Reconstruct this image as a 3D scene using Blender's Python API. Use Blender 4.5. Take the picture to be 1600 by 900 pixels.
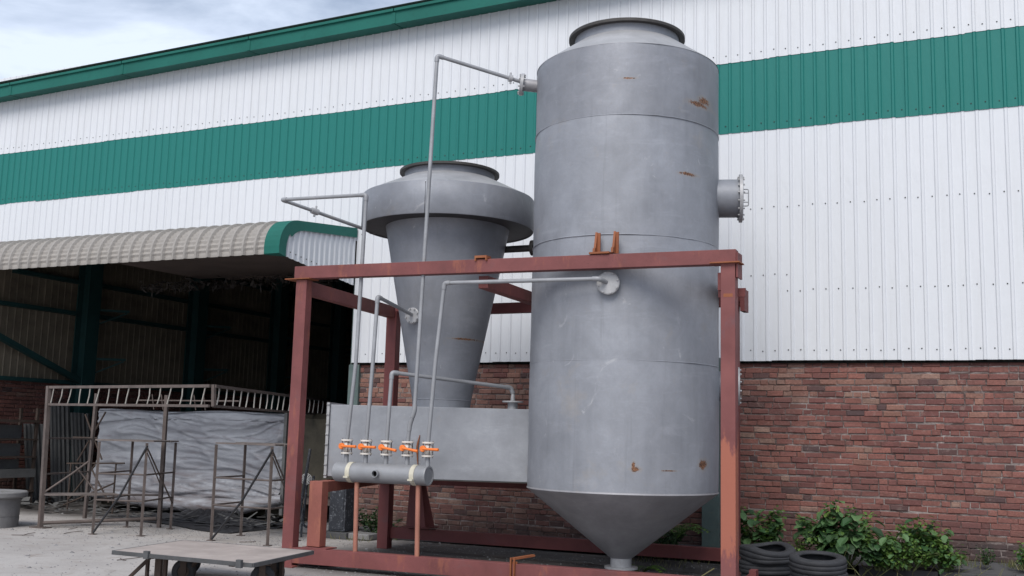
import bpy, math, random
from mathutils import Vector, noise
random.seed(7)
for o in list(bpy.data.objects): bpy.data.objects.remove(o, do_unlink=True)
S = bpy.context.scene
COL = S.collection
R = math.radians
PI = math.pi

# ------------------------------------------------------------------ camera
def make_camera():
    f, pit, roll, yaw = 1648.46, .1377, .0271, .4421
    F = Vector((-math.sin(yaw)*math.cos(pit), math.cos(yaw)*math.cos(pit), math.sin(pit)))
    R0 = Vector((math.cos(yaw), math.sin(yaw), 0)); U0 = R0.cross(F)
    Rr = R0*math.cos(roll)+U0*math.sin(roll); U = -R0*math.sin(roll)+U0*math.cos(roll)
    cd = bpy.data.cameras.new('camera'); c = bpy.data.objects.new('camera', cd); COL.objects.link(c)
    from mathutils import Matrix
    m = Matrix((Rr, U, -F)).transposed().to_4x4(); m.translation = (0, 0, 1.6)
    c.matrix_world = m
    cd.sensor_width = 36; cd.lens = 36*f/1600; cd.clip_start = .05; cd.clip_end = 2000
    S.camera = c
make_camera()

# ------------------------------------------------------------------ world, sun, exposure
SUN_EL, SUN_AZ = R(46), R(172)      # azimuth clockwise from +Y: behind the camera
w = bpy.data.worlds.new("World"); S.world = w; w.use_nodes = True
nt = w.node_tree; nt.nodes.clear()
N = nt.nodes.new
out = N('ShaderNodeOutputWorld'); bg = N('ShaderNodeBackground'); bg.inputs[1].default_value = .078
sky = N('ShaderNodeTexSky'); sky.sky_type = 'NISHITA'; sky.sun_disc = False
sky.sun_elevation = SUN_EL; sky.sun_rotation = SUN_AZ; sky.air_density = 1.0; sky.dust_density = 1.5
tc = N('ShaderNodeTexCoord'); mp = N('ShaderNodeMapping'); mp.inputs['Scale'].default_value = (1, 1, 2.6)
mp.inputs['Location'].default_value = (.35, .1, .2)
nz = N('ShaderNodeTexNoise'); nz.inputs['Scale'].default_value = 2.6; nz.inputs['Detail'].default_value = 8
nz.inputs['Roughness'].default_value = .55; nz.inputs['Distortion'].default_value = .35
cr = N('ShaderNodeValToRGB'); cr.color_ramp.elements[0].position = .36; cr.color_ramp.elements[0].color = (.12, .12, .12, 1)
cr.color_ramp.elements[1].position = .56; cr.color_ramp.elements[1].color = (.98, .98, .98, 1)
mx = N('ShaderNodeMixRGB'); mx.inputs[2].default_value = (7.8, 8.75, 10.5, 1)
L = nt.links.new
L(tc.outputs['Generated'], mp.inputs[0]); L(mp.outputs[0], nz.inputs[0]); L(nz.outputs[0], cr.inputs[0])
L(cr.outputs[0], mx.inputs[0]); L(sky.outputs[0], mx.inputs[1]); L(mx.outputs[0], bg.inputs[0]); L(bg.outputs[0], out.inputs[0])
sd = bpy.data.lights.new('sun', 'SUN'); sd.energy = 2.0; sd.angle = R(34); sd.color = (1, .96, .9)
so = bpy.data.objects.new('sun', sd); COL.objects.link(so)
dv = Vector((math.sin(SUN_AZ)*math.cos(SUN_EL), math.cos(SUN_AZ)*math.cos(SUN_EL), math.sin(SUN_EL)))
so.rotation_euler = dv.to_track_quat('Z', 'Y').to_euler(); so.location = dv*40
S.view_settings.view_transform = 'Standard'; S.view_settings.look = 'None'
S.view_settings.exposure = 0.5; S.view_settings.gamma = 1
S.render.engine = 'CYCLES'

# ------------------------------------------------------------------ materials
class NB:
    def __init__(s, name):
        s.m = bpy.data.materials.new(name); s.m.use_nodes = True
        s.t = s.m.node_tree; s.b = s.t.nodes['Principled BSDF']
        s.tc = s.t.nodes.new('ShaderNodeTexCoord')
    def n(s, t, **k):
        a = s.t.nodes.new(t)
        for q, v in k.items():
            if q.startswith('i_'):
                key = q[2:].replace('_', ' ')
                a.inputs[int(key) if key.isdigit() else key].default_value = v
            else: setattr(a, q, v)
        return a
    def l(s, a, b): s.t.links.new(a, b)
    def noise(s, scale, detail=4, rough=.55, stretch=(1, 1, 1), dist=0, loc=(0, 0, 0), coord='Object'):
        mp = s.n('ShaderNodeMapping'); mp.inputs['Scale'].default_value = stretch; mp.inputs['Location'].default_value = loc
        s.l(s.tc.outputs[coord], mp.inputs[0])
        a = s.n('ShaderNodeTexNoise', i_Scale=scale, i_Detail=detail, i_Roughness=rough, i_Distortion=dist)
        s.l(mp.outputs[0], a.inputs['Vector']); return a.outputs[0]
    def ramp(s, v, p0, p1, a=0., b=1.):
        r = s.n('ShaderNodeMapRange', i_1=p0, i_2=p1, i_3=a, i_4=b); r.clamp = True
        s.l(v, r.inputs[0]); return r.outputs[0]
    def mul(s, a, b, op='MULTIPLY'):
        m = s.n('ShaderNodeMath', operation=op)
        for i, x in enumerate((a, b)):
            if isinstance(x, (int, float)): m.inputs[i].default_value = x
            else: s.l(x, m.inputs[i])
        m.use_clamp = op in ('ADD', 'MAXIMUM'); return m.outputs[0]
    def mix(s, fac, a, b, mode='MIX'):
        m = s.n('ShaderNodeMixRGB', blend_type=mode)
        for i, x in enumerate((fac, a, b)):
            if isinstance(x, (int, float)): m.inputs[i].default_value = x
            elif isinstance(x, tuple): m.inputs[i].default_value = (*x[:3], 1)
            else: s.l(x, m.inputs[i])
        return m.outputs[0]
    def bump(s, h, strength=.3, dist=.01):
        b = s.n('ShaderNodeBump', i_Strength=strength, i_Distance=dist); s.l(h, b.inputs['Height']); s.l(b.outputs[0], s.b.inputs['Normal'])
    def done(s, col, rough=.6, metal=0., spec=.5):
        if isinstance(col, tuple): s.b.inputs['Base Color'].default_value = (*col, 1)
        else: s.l(col, s.b.inputs['Base Color'])
        if isinstance(rough, (int, float)): s.b.inputs['Roughness'].default_value = rough
        else: s.l(rough, s.b.inputs['Roughness'])
        s.b.inputs['Metallic'].default_value = metal; s.b.inputs['Specular IOR Level'].default_value = spec
        return s.m

def m_steel(name, base=(.27, .285, .325), patches=(), streak=1., origin=(0, 0, 0)):
    k = NB(name)
    big = k.noise(1.3, 5, .6, loc=(3, 1, 2)); st = k.noise(5, 4, .6, stretch=(1.4, 1.4, .12)); fine = k.noise(38, 4, .6)
    lt = tuple(min(1, c*1.34) for c in base); dk = tuple(c*.74 for c in base)
    c = k.mix(k.ramp(big, .3, .7), dk, lt)
    c = k.mix(k.ramp(st, .35, .68, 0, .55*streak), c, tuple(c_*1.16 for c_ in base))
    st2 = k.noise(9, 3, .7, stretch=(1.2, 1.2, .05), loc=(9, 4, 0))
    c = k.mix(k.ramp(st2, .6, .78, 0, .35*streak), c, tuple(c_*.62 for c_ in base))
    md_ = k.noise(3.4, 6, .68, loc=(1, 2, 9), dist=.7); c = k.mix(k.ramp(md_, .38, .66, .32, 0), c, tuple(c_*.66 for c_ in base)); ho = k.noise(2.2, 5, .7, stretch=(.8, .8, 3.2), loc=(2, 9, 4), dist=.5); c = k.mix(k.ramp(ho, .55, .7, 0, .30), c, tuple(c_*1.45 for c_ in base))
    # pale brushed scuffs
    sc = k.noise(3.2, 6, .75, stretch=(1, 1, .7), dist=1.6, loc=(5, 5, 1)); c = k.mix(k.ramp(sc, .63, .74, 0, .5), c, (.52, .52, .53))
    tan = k.noise(1.7, 5, .7, loc=(8, 2, 7)); c = k.mix(k.ramp(tan, .6, .75, 0, .35), c, (.34, .29, .23))
    c = k.mix(k.ramp(fine, .3, .75, 0, .2), c, dk)
    rustm = None
    geo = k.n('ShaderNodeNewGeometry')
    for (p, r, sx, sz) in patches:
        v = k.n('ShaderNodeVectorMath', operation='SUBTRACT'); k.l(geo.outputs['Position'], v.inputs[0]); v.inputs[1].default_value = p
        v2 = k.n('ShaderNodeVectorMath', operation='MULTIPLY'); k.l(v.outputs[0], v2.inputs[0]); v2.inputs[1].default_value = (1/sx, .25, 1/sz)
        ln = k.n('ShaderNodeVectorMath', operation='LENGTH'); k.l(v2.outputs[0], ln.inputs[0])
        a = k.ramp(ln.outputs['Value'], 0, r, .62, 0)
        rustm = a if rustm is None else k.mul(rustm, a, 'MAXIMUM')
    if rustm is not None:
        nn = k.noise(21, 6, .8, dist=1.2)
        msk = k.ramp(k.mul(rustm, nn, 'ADD'), .80, .88)
        rc = k.mix(k.ramp(k.noise(55, 4), .38, .6), (.05, .028, .02), (.24, .115, .062))
        halo = k.ramp(k.mul(rustm, nn, 'ADD'), .55, .84, 0, .4); c = k.mix(halo, c, (.30, .25, .20))
        c = k.mix(msk, c, rc)
    k.bump(k.mix(.25, k.noise(2.2, 3), fine), .22, .02)
    return k.done(c, k.ramp(st, .3, .7, .48, .62), .25, .4)

def m_paint(name, base, var=.3, rough=.55, dirt=(.08, .07, .06), dirt_amt=.25, scale=2., spec=.4, metal=0., bump=.15):
    k = NB(name)
    a = k.noise(scale, 5, .62); b = k.noise(scale*9, 4, .65, loc=(4, 2, 1))
    lt = tuple(min(1, c*(1+var)) for c in base); dk = tuple(c*(1-var) for c in base)
    c = k.mix(k.ramp(a, .3, .7), dk, lt)
    c = k.mix(k.ramp(b, .55, .75, 0, dirt_amt), c, dirt)
    oi = k.n('ShaderNodeObjectInfo'); c = k.mix(k.ramp(oi.outputs['Random'], 0, 1, 0, .12), c, tuple(x*.6 for x in base))
    k.bump(b, bump, .006)
    return k.done(c, rough, metal, spec)

def m_primer(name, base=(.170, .055, .053), orange=(.29, .10, .06), amt=.5, runs=True):
    k = NB(name)
    a = k.noise(2.1, 5, .65, loc=(1, 8, 3)); v = k.noise(7, 5, .7, stretch=(1, 1, .3)); f = k.noise(45, 4, .7)
    c = k.mix(k.ramp(a, .3, .7), tuple(x*.78 for x in base), tuple(x*1.2 for x in base))
    c = k.mix(k.ramp(v, .55, .66, 0, amt), c, orange)
    g = k.noise(3.1, 6, .7, dist=.8, loc=(7, 7, 2)); c = k.mix(k.ramp(g, .58, .72, 0, .4), c, (.12, .075, .08))
    c = k.mix(k.ramp(f, .62, .72, 0, .6), c, (.05, .02, .018))
    k.bump(f, .25, .005)
    return k.done(c, .62, 0, .35)

def m_clad(name, base, alpha=.12, dirt=(.34, .33, .3)):
    k = NB(name)
    oi = k.n('ShaderNodeObjectInfo')
    st = k.noise(6, 4, .7, stretch=(1, 1, .06)); big = k.noise(.6, 4, .6); f = k.noise(30, 3)
    st2 = k.noise(14, 5, .75, stretch=(1, 1, .035), loc=(2, 6, 1)); c = k.mix(k.ramp(st, .5, .75, 0, alpha), base, dirt); c = k.mix(k.ramp(st2, .58, .75, 0, alpha*1.6), c, dirt)
    c = k.mix(k.ramp(big, .45, .75, 0, alpha*.7), c, tuple(x*.8 for x in base))
    c = k.mix(k.ramp(oi.outputs['Random'], 0, 1, 0, .09), c, tuple(x*.75 for x in base))
    k.bump(k.noise(2.4, 4, stretch=(1.6, 1, .45), dist=.6), .35, .035)
    return k.done(c, .5, 0, .22)

M = {}
M['white'] = m_clad('white_cladding_paint', (.64, .655, .685))
M['green'] = m_clad('green_cladding_paint', (.018, .165, .145), .10, (.02, .11, .10))
M['greentrim'] = m_paint('green_trim_paint', (.013, .115, .092), .12, .55, (.01, .05, .045), .3, 1.2, spec=.2)
M['canopy'] = m_paint('weathered_cream_sheet', (.285, .265, .245), .16, .65, (.06, .058, .055), .5, 3.)
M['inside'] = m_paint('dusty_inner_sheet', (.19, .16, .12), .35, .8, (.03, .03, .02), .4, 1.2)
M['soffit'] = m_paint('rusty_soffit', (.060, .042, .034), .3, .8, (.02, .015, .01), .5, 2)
M['darkgreen'] = m_paint('dark_green_steel', (.014, .052, .052), .2, .6, (.01, .02, .02), .4, 2)
M['greygreen'] = m_paint('grey_green_column_paint', (.10, .14, .135), .22, .6, (.2, .18, .12), .35, 2.5)
M['primer'] = m_primer('red_oxide_primer')
M['orange'] = m_primer('orange_red_primer', (.25, .085, .065), (.34, .13, .08), .6)
M['under'] = m_paint('painted_shade_underside', (.042, .042, .046), .25, .7, (.02, .02, .02), .3, 3)  # shade under the cyclone drum, put into the base colour
M['primerdk'] = m_primer('dark_red_primer', (.15, .042, .041), (.18, .055, .045), .3)
M['rust'] = m_primer('bare_rust', (.23, .075, .03), (.30, .12, .05), .6)
M['rustrod'] = m_primer('pale_rusted_pipe', (.33, .14, .10), (.42, .2, .12), .5)
M['brownsteel'] = m_paint('brown_weathered_steel', (.105, .083, .075), .3, .7, (.05, .025, .015), .5, 6)
M['palesteel'] = m_paint('pale_worn_bar', (.36, .34, .31), .25, .6, (.12, .07, .05), .5, 9)
M['plank'] = m_paint('grey_plank', (.16, .135, .125), .3, .8, (.06, .04, .03), .5, 5)
M['pipe'] = m_steel('galvanised_pipe_paint', (.28, .285, .30), streak=.6)
M['flange'] = m_paint('pale_grey_flange', (.36, .36, .37), .2, .5, (.25, .2, .15), .4, 9, metal=.2)
M['darkring'] = m_paint('dark_flange_ring', (.045, .042, .04), .3, .6, (.1, .06, .04), .5, 7)
M['valvewhite'] = m_paint('white_plastic', (.62, .58, .53), .1, .45, (.35, .25, .18), .35, 20)
M['valveorange'] = m_paint('orange_plastic', (.78, .19, .035), .1, .4, (.6, .12, .02), .2, 20)
M['strap'] = m_paint('cream_strap', (.52, .49, .40), .15, .6, (.3, .2, .1), .4, 12)
M['black'] = m_paint('black_void', (.006, .006, .006), .1, .95, (.006, .006, .006), 0, spec=0)
M['rubber'] = m_paint('old_tyre_rubber', (.028, .029, .033), .3, .72, (.09, .085, .08), .4, 6, spec=.35)
M['cartsteel'] = m_paint('dark_cart_edge', (.07, .072, .075), .25, .6, (.15, .1, .08), .4, 8)
M['carttop'] = m_paint('dusty_cart_deck', (.33, .285, .262), .2, .85, (.24, .13, .07), .35, 2.6)
M['cabinet'] = m_paint('dark_blue_grey_cabinet', (.03, .033, .042), .25, .6, (.3, .32, .35), .75, 3.2)
M['olive'] = m_paint('olive_brown_sheet', (.055, .048, .034), .4, .75, (.02, .015, .01), .5, 2.5)
M['fluff'] = m_paint('dirty_insulation', (.028, .023, .02), .5, .9, (.01, .01, .01), .6, 8)
M['blacksheet'] = m_paint('black_plastic_sheet', (.018, .018, .021), .3, .45, (.07, .065, .06), .4, 4, spec=.5)
M['greysheet'] = m_paint('grey_asbestos_sheet', (.12, .12, .12), .25, .85, (.04, .04, .035), .5, 2)
M['stem'] = m_paint('green_stem', (.10, .12, .045), .3, .7)
M['mesh'] = m_paint('white_grille', (.55, .55, .55), .1, .5)

def m_concrete(name, base, var=.18):
    k = NB(name)
    a = k.noise(1.1, 6, .65); b = k.noise(14, 5, .7); c_ = k.noise(4, 6, .7, dist=1)
    c = k.mix(k.ramp(a, .3, .7), tuple(x*(1-var) for x in base), tuple(x*(1+var) for x in base))
    c = k.mix(k.ramp(c_, .55, .7, 0, .4), c, tuple(x*.62 for x in base))
    c = k.mix(k.ramp(b, .5, .8, 0, .35), c, tuple(x*.6 for x in base))
    k.bump(b, .5, .012)
    return k.done(c, .85, 0, .25)
M['concrete'] = m_concrete('planter_concrete', (.20, .195, .195), .3)
M['kerb'] = m_concrete('damp_kerb_concrete', (.075, .075, .078))

def m_ground():
    k = NB('yard_ground')
    geo = k.n('ShaderNodeNewGeometry'); sx = k.n('ShaderNodeSeparateXYZ'); k.l(geo.outputs['Position'], sx.inputs[0])
    a = k.noise(.55, 6, .62); b = k.noise(3.3, 6, .7, dist=.8); f = k.noise(28, 5, .75); g = k.noise(90, 3, .7)
    c = k.mix(k.ramp(a, .32, .68), (.325, .302, .288), (.455, .430, .412))
    c = k.mix(k.ramp(b, .56, .68, 0, .5), c, (.17, .125, .095))
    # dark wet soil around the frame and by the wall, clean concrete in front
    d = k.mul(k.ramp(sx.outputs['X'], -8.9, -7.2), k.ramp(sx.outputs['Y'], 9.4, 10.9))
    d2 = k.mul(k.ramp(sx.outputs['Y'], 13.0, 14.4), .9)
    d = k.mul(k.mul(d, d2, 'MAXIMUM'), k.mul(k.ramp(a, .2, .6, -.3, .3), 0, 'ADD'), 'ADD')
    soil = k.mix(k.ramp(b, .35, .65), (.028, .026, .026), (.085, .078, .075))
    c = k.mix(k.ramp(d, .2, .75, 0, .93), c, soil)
    c = k.mix(k.ramp(f, .55, .72, 0, .35), c, (.09, .075, .065))
    c = k.mix(k.ramp(g, .62, .72, 0, .35), c, (.40, .38, .36))
    st = k.noise(1.9, 5, .6, loc=(11, 3, 0), dist=.5); c = k.mix(k.ramp(st, .62, .74, 0, .55), c, (.12, .10, .09))
    st3 = k.noise(1.3, 6, .7, stretch=(.5, 2.2, 1), loc=(1, 9, 0), dist=.8); c = k.mix(k.ramp(st3, .56, .7, 0, .35), c, (.22, .165, .125))
    # fine cracks
    vo = k.n('ShaderNodeTexVoronoi', feature='DISTANCE_TO_EDGE', i_Scale=.55); mp = k.n('ShaderNodeMapping')
    mixv = k.n('ShaderNodeVectorMath', operation='ADD'); k.l(k.tc.outputs['Object'], mixv.inputs[0])
    nn = k.n('ShaderNodeTexNoise', i_Scale=1.4, i_Detail=5); k.l(k.tc.outputs['Object'], nn.inputs['Vector']); k.l(nn.outputs['Color'], mixv.inputs[1])
    k.l(mixv.outputs[0], vo.inputs['Vector']); cm = k.mul(k.ramp(vo.outputs['Distance'], 0, .008, .4, 0), k.ramp(a, .45, .6))
    c = k.mix(cm, c, (.06, .05, .045))
    k.bump(k.mix(.5, b, f), .5, .02)
    return k.done(c, k.ramp(b, .3, .7, .75, .95), 0, .3)
M['ground'] = m_ground()

def m_brick(name, attr):
    k = NB(name)
    if attr: a = k.n('ShaderNodeAttribute', attribute_name='bc'); col = a.outputs['Color']
    else: a = k.n('ShaderNodeObjectInfo'); col = a.outputs['Color']
    geo = k.n('ShaderNodeNewGeometry')
    def wn(sc, det, ro, dist=0):
        n_ = k.n('ShaderNodeTexNoise', i_Scale=sc, i_Detail=det, i_Roughness=ro, i_Distortion=dist); k.l(geo.outputs['Position'], n_.inputs['Vector']); return n_.outputs[0]
    f = wn(36, 5, .7); g = wn(9, 5, .7, 1.); w1 = wn(.9, 5, .65, .6); w2 = wn(2.3, 6, .7, 1.2)
    c = k.mix(k.ramp(w1, .38, .62, .10, .50), col, (.190, .090, .078)); c = k.mix(k.ramp(w2, .5, .72, 0, .45), c, (.080, .055, .050)); pl_ = wn(4.5, 6, .75, 1.5); c = k.mix(k.ramp(pl_, .58, .70, 0, .5), c, (.34, .245, .215))
    c = k.mix(k.ramp(f, .35, .7, 0, .5), c, (.075, .042, .037))
    sz = k.n('ShaderNodeSeparateXYZ'); k.l(geo.outputs['Position'], sz.inputs[0]); damp = k.mul(k.ramp(sz.outputs['Z'], .15, .75, 1, 0), k.ramp(w2, .3, .6, .5, 1)); c = k.mix(k.mul(damp, .75), c, (.04, .036, .036))
    c = k.mix(k.ramp(g, .6, .72, 0, .45), c, (.30, .25, .22))
    k.bump(f, .6, .008)
    return k.done(c, .88, 0, .2)
M['brick'] = m_brick('brick_single', False); M['brickmass'] = m_brick('brick_mass', True)
def m_mortar():
    k = NB('lime_mortar'); a = k.noise(2.6, 6, .75, stretch=(.7, 1, 1.6), dist=1.0); b = k.noise(22, 4, .7)
    c = k.mix(k.ramp(a, .44, .66), (.085, .060, .056), (.34, .295, .28)); c = k.mix(k.ramp(b, .5, .7, 0, .45), c, (.09, .075, .07))
    k.bump(b, .6, .01); return k.done(c, .95, 0, .1)
M['mortar'] = m_mortar()

def m_leaf(name, a, b):
    k = NB(name); geo = k.n('ShaderNodeNewGeometry'); oi = k.n('ShaderNodeObjectInfo')
    r = k.mul(geo.outputs['Random Per Island'], oi.outputs['Random'], 'ADD'); r = k.mul(r, 1.0, 'MODULO') if False else geo.outputs['Random Per Island']
    rr = k.n('ShaderNodeMath', operation='FRACT'); s2 = k.n('ShaderNodeMath', operation='ADD'); k.l(geo.outputs['Random Per Island'], s2.inputs[0]); k.l(oi.outputs['Random'], s2.inputs[1]); k.l(s2.outputs[0], rr.inputs[0])
    c = k.mix(rr.outputs[0], a, b)
    k.b.inputs['Transmission Weight'].default_value = 0
    m = k.done(c, .5, 0, .4); k.b.inputs['Subsurface Weight'].default_value = 0
    tr = k.n('ShaderNodeBsdfTranslucent'); k.l(c, tr.inputs[0]); ms = k.n('ShaderNodeMixShader', i_0=.3)
    k.l(k.b.outputs[0], ms.inputs[1]); k.l(tr.outputs[0], ms.inputs[2]); k.l(ms.outputs[0], k.t.nodes['Material Output'].inputs[0])
    return m
M['leaf'] = m_leaf('broad_leaf', (.035, .095, .032), (.125, .225, .09))
M['leaf2'] = m_leaf('small_leaf', (.04, .10, .02), (.14, .23, .05))
M['leafdk'] = m_leaf('dark_leaf', (.02, .05, .02), (.05, .10, .035))
M['drygrass'] = m_leaf('dry_grass', (.25, .22, .11), (.12, .15, .05))

def m_tarp():
    k = NB('silver_tarpaulin'); a = k.noise(1.1, 5, .6, stretch=(.6, 1, 1.6)); b = k.noise(5, 6, .7, stretch=(.35, 1, 2.4), dist=.8); f = k.noise(26, 4, .7)
    c = k.mix(k.ramp(a, .35, .7), (.20, .205, .23), (.37, .385, .42))
    c = k.mix(k.ramp(b, .55, .7, 0, .6), c, (.15, .12, .13)); c = k.mix(k.ramp(b, .32, .45, .35, 0), c, (.5, .51, .54))
    gz_ = k.n('ShaderNodeNewGeometry'); sz_ = k.n('ShaderNodeSeparateXYZ'); k.l(gz_.outputs['Position'], sz_.inputs[0]); mud = k.mul(k.ramp(sz_.outputs['Z'], .2, .95, 1, 0), k.ramp(b, .35, .6)); c = k.mix(k.mul(mud, .8), c, (.13, .10, .095))
    h = k.noise(2.6, 4, .6, loc=(3, 3, 3), dist=1.5); c = k.mix(k.ramp(h, .70, .735, 0, .9), c, (.02, .015, .015))
    k.bump(k.mix(.6, b, f), .5, .03); return k.done(c, .45, 0, .5)
M['tarp'] = m_tarp()

# ------------------------------------------------------------------ mesh helpers
def wloc(o):
    v = Vector((0, 0, 0))
    while o is not None: v += o.location; o = o.parent
    return v
class MB:
    def __init__(s): s.v = []; s.f = []; s.sm = []
    def add(s, vs, fs, smooth=False):
        n = len(s.v); s.v += [tuple(p) for p in vs]; s.f += [tuple(i+n for i in f) for f in fs]; s.sm += [smooth]*len(fs); return s
    def obox(s, c, ax, ay, az):
        c, ax, ay, az = map(Vector, (c, ax, ay, az)); vs = [c+ax*i+ay*j+az*k for k in (-1, 1) for j in (-1, 1) for i in (-1, 1)]
        return s.add(vs, [(0, 2, 3, 1), (4, 5, 7, 6), (0, 1, 5, 4), (2, 6, 7, 3), (0, 4, 6, 2), (1, 3, 7, 5)])
    def box(s, x0, x1, y0, y1, z0, z1):
        return s.obox(((x0+x1)/2, (y0+y1)/2, (z0+z1)/2), ((x1-x0)/2, 0, 0), (0, (y1-y0)/2, 0), (0, 0, (z1-z0)/2))
    def bar(s, p, q, w_, h, up=(0, 0, 1)):      # rectangular bar from p to q
        p, q = Vector(p), Vector(q); d = q-p; a = d.normalized(); sd_ = a.cross(Vector(up))
        if sd_.length < 1e-4: sd_ = Vector((1, 0, 0))
        sd_.normalize(); u = sd_.cross(a)
        return s.obox((p+q)/2, d/2, sd_*w_/2, u*h/2)
    def tube(s, pts, r, seg=10, cap=True):
        pts = [Vector(p) for p in pts]; rings = []; rs = r if isinstance(r, (list, tuple)) else [r]*len(pts)
        d0 = (pts[1]-pts[0]).normalized(); ref = Vector((0, 0, 1)) if abs(d0.z) < .9 else Vector((1, 0, 0))
        u = d0.cross(ref).normalized()
        for i, p in enumerate(pts):
            a = (pts[i]-pts[i-1]).normalized() if i else d0; b = (pts[i+1]-pts[i]).normalized() if i < len(pts)-1 else a
            t = (a+b).normalized(); u = (u-t*u.dot(t)).normalized(); v = t.cross(u)
            rings.append([p+(u*math.cos(2*PI*k/seg)+v*math.sin(2*PI*k/seg))*rs[i] for k in range(seg)])
        vs = [q for rg in rings for q in rg]; fs = [(i*seg+k, i*seg+(k+1) % seg, (i+1)*seg+(k+1) % seg, (i+1)*seg+k) for i in range(len(pts)-1) for k in range(seg)]
        s.add(vs, fs, True)
        if cap: s.add(rings[0], [tuple(range(seg))[::-1]]); s.add(rings[-1], [tuple(range(seg))])
        return s
    def lathe(s, prof, c, axis=(0, 0, 1), seg=64, smooth=True, close=False):
        # prof: (r, h); every span gets its own vertices, so corners stay crisp
        c, ax = Vector(c), Vector(axis).normalized(); ref = Vector((1, 0, 0)) if abs(ax.x) < .9 else Vector((0, 1, 0))
        u = (ref-ax*ref.dot(ax)).normalized(); v = ax.cross(u)
        for (r0, h0), (r1, h1) in zip(prof[:-1], prof[1:]):
            vs = []
            for r_, h_ in ((r0, h0), (r1, h1)):
                vs += [c+ax*h_+(u*math.cos(2*PI*k/seg)+v*math.sin(2*PI*k/seg))*max(r_, 1e-5) for k in range(seg)]
            s.add(vs, [(k, (k+1) % seg, seg+(k+1) % seg, seg+k) for k in range(seg)], smooth)
        return s
    def cyl(s, p, q, r, seg=16):
        return s.tube([p, q], r, seg)
    def mesh(s, name, mat, org=(0, 0, 0)):
        me = bpy.data.meshes.new(name); o = Vector(org)
        me.from_pydata([(Vector(p)-o)[:] for p in s.v], [], s.f); me.polygons.foreach_set('use_smooth', s.sm)
        me.materials.append(mat); me.update(); return me
    def build(s, name, mat, parent=None, at=None, bevel=0, **k):
        org = wloc(parent) if parent else Vector(at or (0, 0, 0))
        o = bpy.data.objects.new(name, s.mesh(name, mat, org)); COL.objects.link(o)
        if parent: o.parent = parent
        else: o.location = org
        if bevel:
            b = o.modifiers.new('bevel', 'BEVEL'); b.width = bevel; b.segments = 2; b.limit_method = 'ANGLE'; b.harden_normals = True
        for q, v in k.items(): o[q] = v
        return o
def thing(name, label, cat, loc=(0, 0, 0), group=None):
    o = bpy.data.objects.new(name, None); o.empty_display_size = .2; COL.objects.link(o); o.location = loc
    o['label'] = label; o['category'] = cat
    if group: o['group'] = group
    return o
def inst(name, me, parent, loc, rot=None, scale=None):
    o = bpy.data.objects.new(name, me); COL.objects.link(o); o.parent = parent; o.location = loc
    if rot: o.rotation_euler = rot
    if scale: o.scale = scale
    return o
def bend(pts, r=.07, n=5):
    """polyline with rounded corners"""
    P_ = [Vector(p) for p in pts]; out_ = [P_[0]]
    for a, b, c in zip(P_[:-2], P_[1:-1], P_[2:]):
        d1 = (a-b).normalized(); d2 = (c-b).normalized(); rr = min(r, (a-b).length*.45, (c-b).length*.45)
        p0, p1 = b+d1*rr, b+d2*rr
        for i in range(n+1):
            t = i/n; out_.append(p0*(1-t)**2+b*2*t*(1-t)+p1*t*t)
    out_.append(P_[-1]); return out_

# ------------------------------------------------------------------ ground
g = MB(); nx = 60
def gz(x, y):
    return 0.0
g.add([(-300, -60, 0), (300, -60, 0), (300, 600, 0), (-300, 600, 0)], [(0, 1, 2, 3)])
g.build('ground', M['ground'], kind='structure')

# ------------------------------------------------------------------ warehouse cladding wall
WY = 14.55; PITCH = .17
def sheet_mesh(name, mat, z0, z1, ribs=5, depth=.018):
    m = MB(); prof = []
    for i in range(ribs):
        x = i*PITCH
        prof += [(x, 0), (x+.118, 0), (x+.131, -depth), (x+.157, -depth)]
    prof += [(ribs*PITCH, 0), (ribs*PITCH+.03, 0)]
    vs = []; 
    for (x, y) in prof: vs += [(x, y, z0), (x, y, z1), (x, y+.004, z0)]
    fs = []
    for i in range(len(prof)-1):
        a, b = i*3, i*3+3; fs += [(a, b, b+1, a+1), (a+2, b+2, b, a)]
    m.add(vs, fs); return m.mesh(name, mat)
ware = thing('warehouse', 'long warehouse with white ribbed cladding and one green band', 'warehouse', (-4, WY, 0))
wo = Vector((-4, WY, 0))
SW = 5*PITCH
def eave(x): return 8.485+.0205*x        # height of the soffit above the wall foot
random.seed(3)
mesh_low = sheet_mesh('cladding_sheet', M['white'], 2.69, 6.0)
mesh_lowc = sheet_mesh('cladding_sheet', M['white'], 4.72, 6.0)
mesh_mid = sheet_mesh('cladding_sheet', M['green'], 5.94, 7.08)
mesh_up = sheet_mesh('cladding_sheet', M['white'], 6.99, 8.62)
x = -9.76
while x < 3.2:
    inst('cladding_sheet', mesh_low, ware, Vector((x, WY-.012+random.uniform(-.0015, .0015), random.uniform(-.006, .006)))-wo); x += SW
x = -9.76-SW
while x > -25:
    inst('cladding_sheet', mesh_lowc, ware, Vector((x, WY-.012+random.uniform(-.0015, .0015), 0))-wo); x -= SW
for me, dy in ((mesh_mid, .020), (mesh_up, .028)):
    x = -9.76-18*SW
    while x < 3.2:
        inst('cladding_sheet', me, ware, Vector((x, WY-dy-random.uniform(0, .002), random.uniform(-.008, .008)))-wo); x += SW
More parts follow.
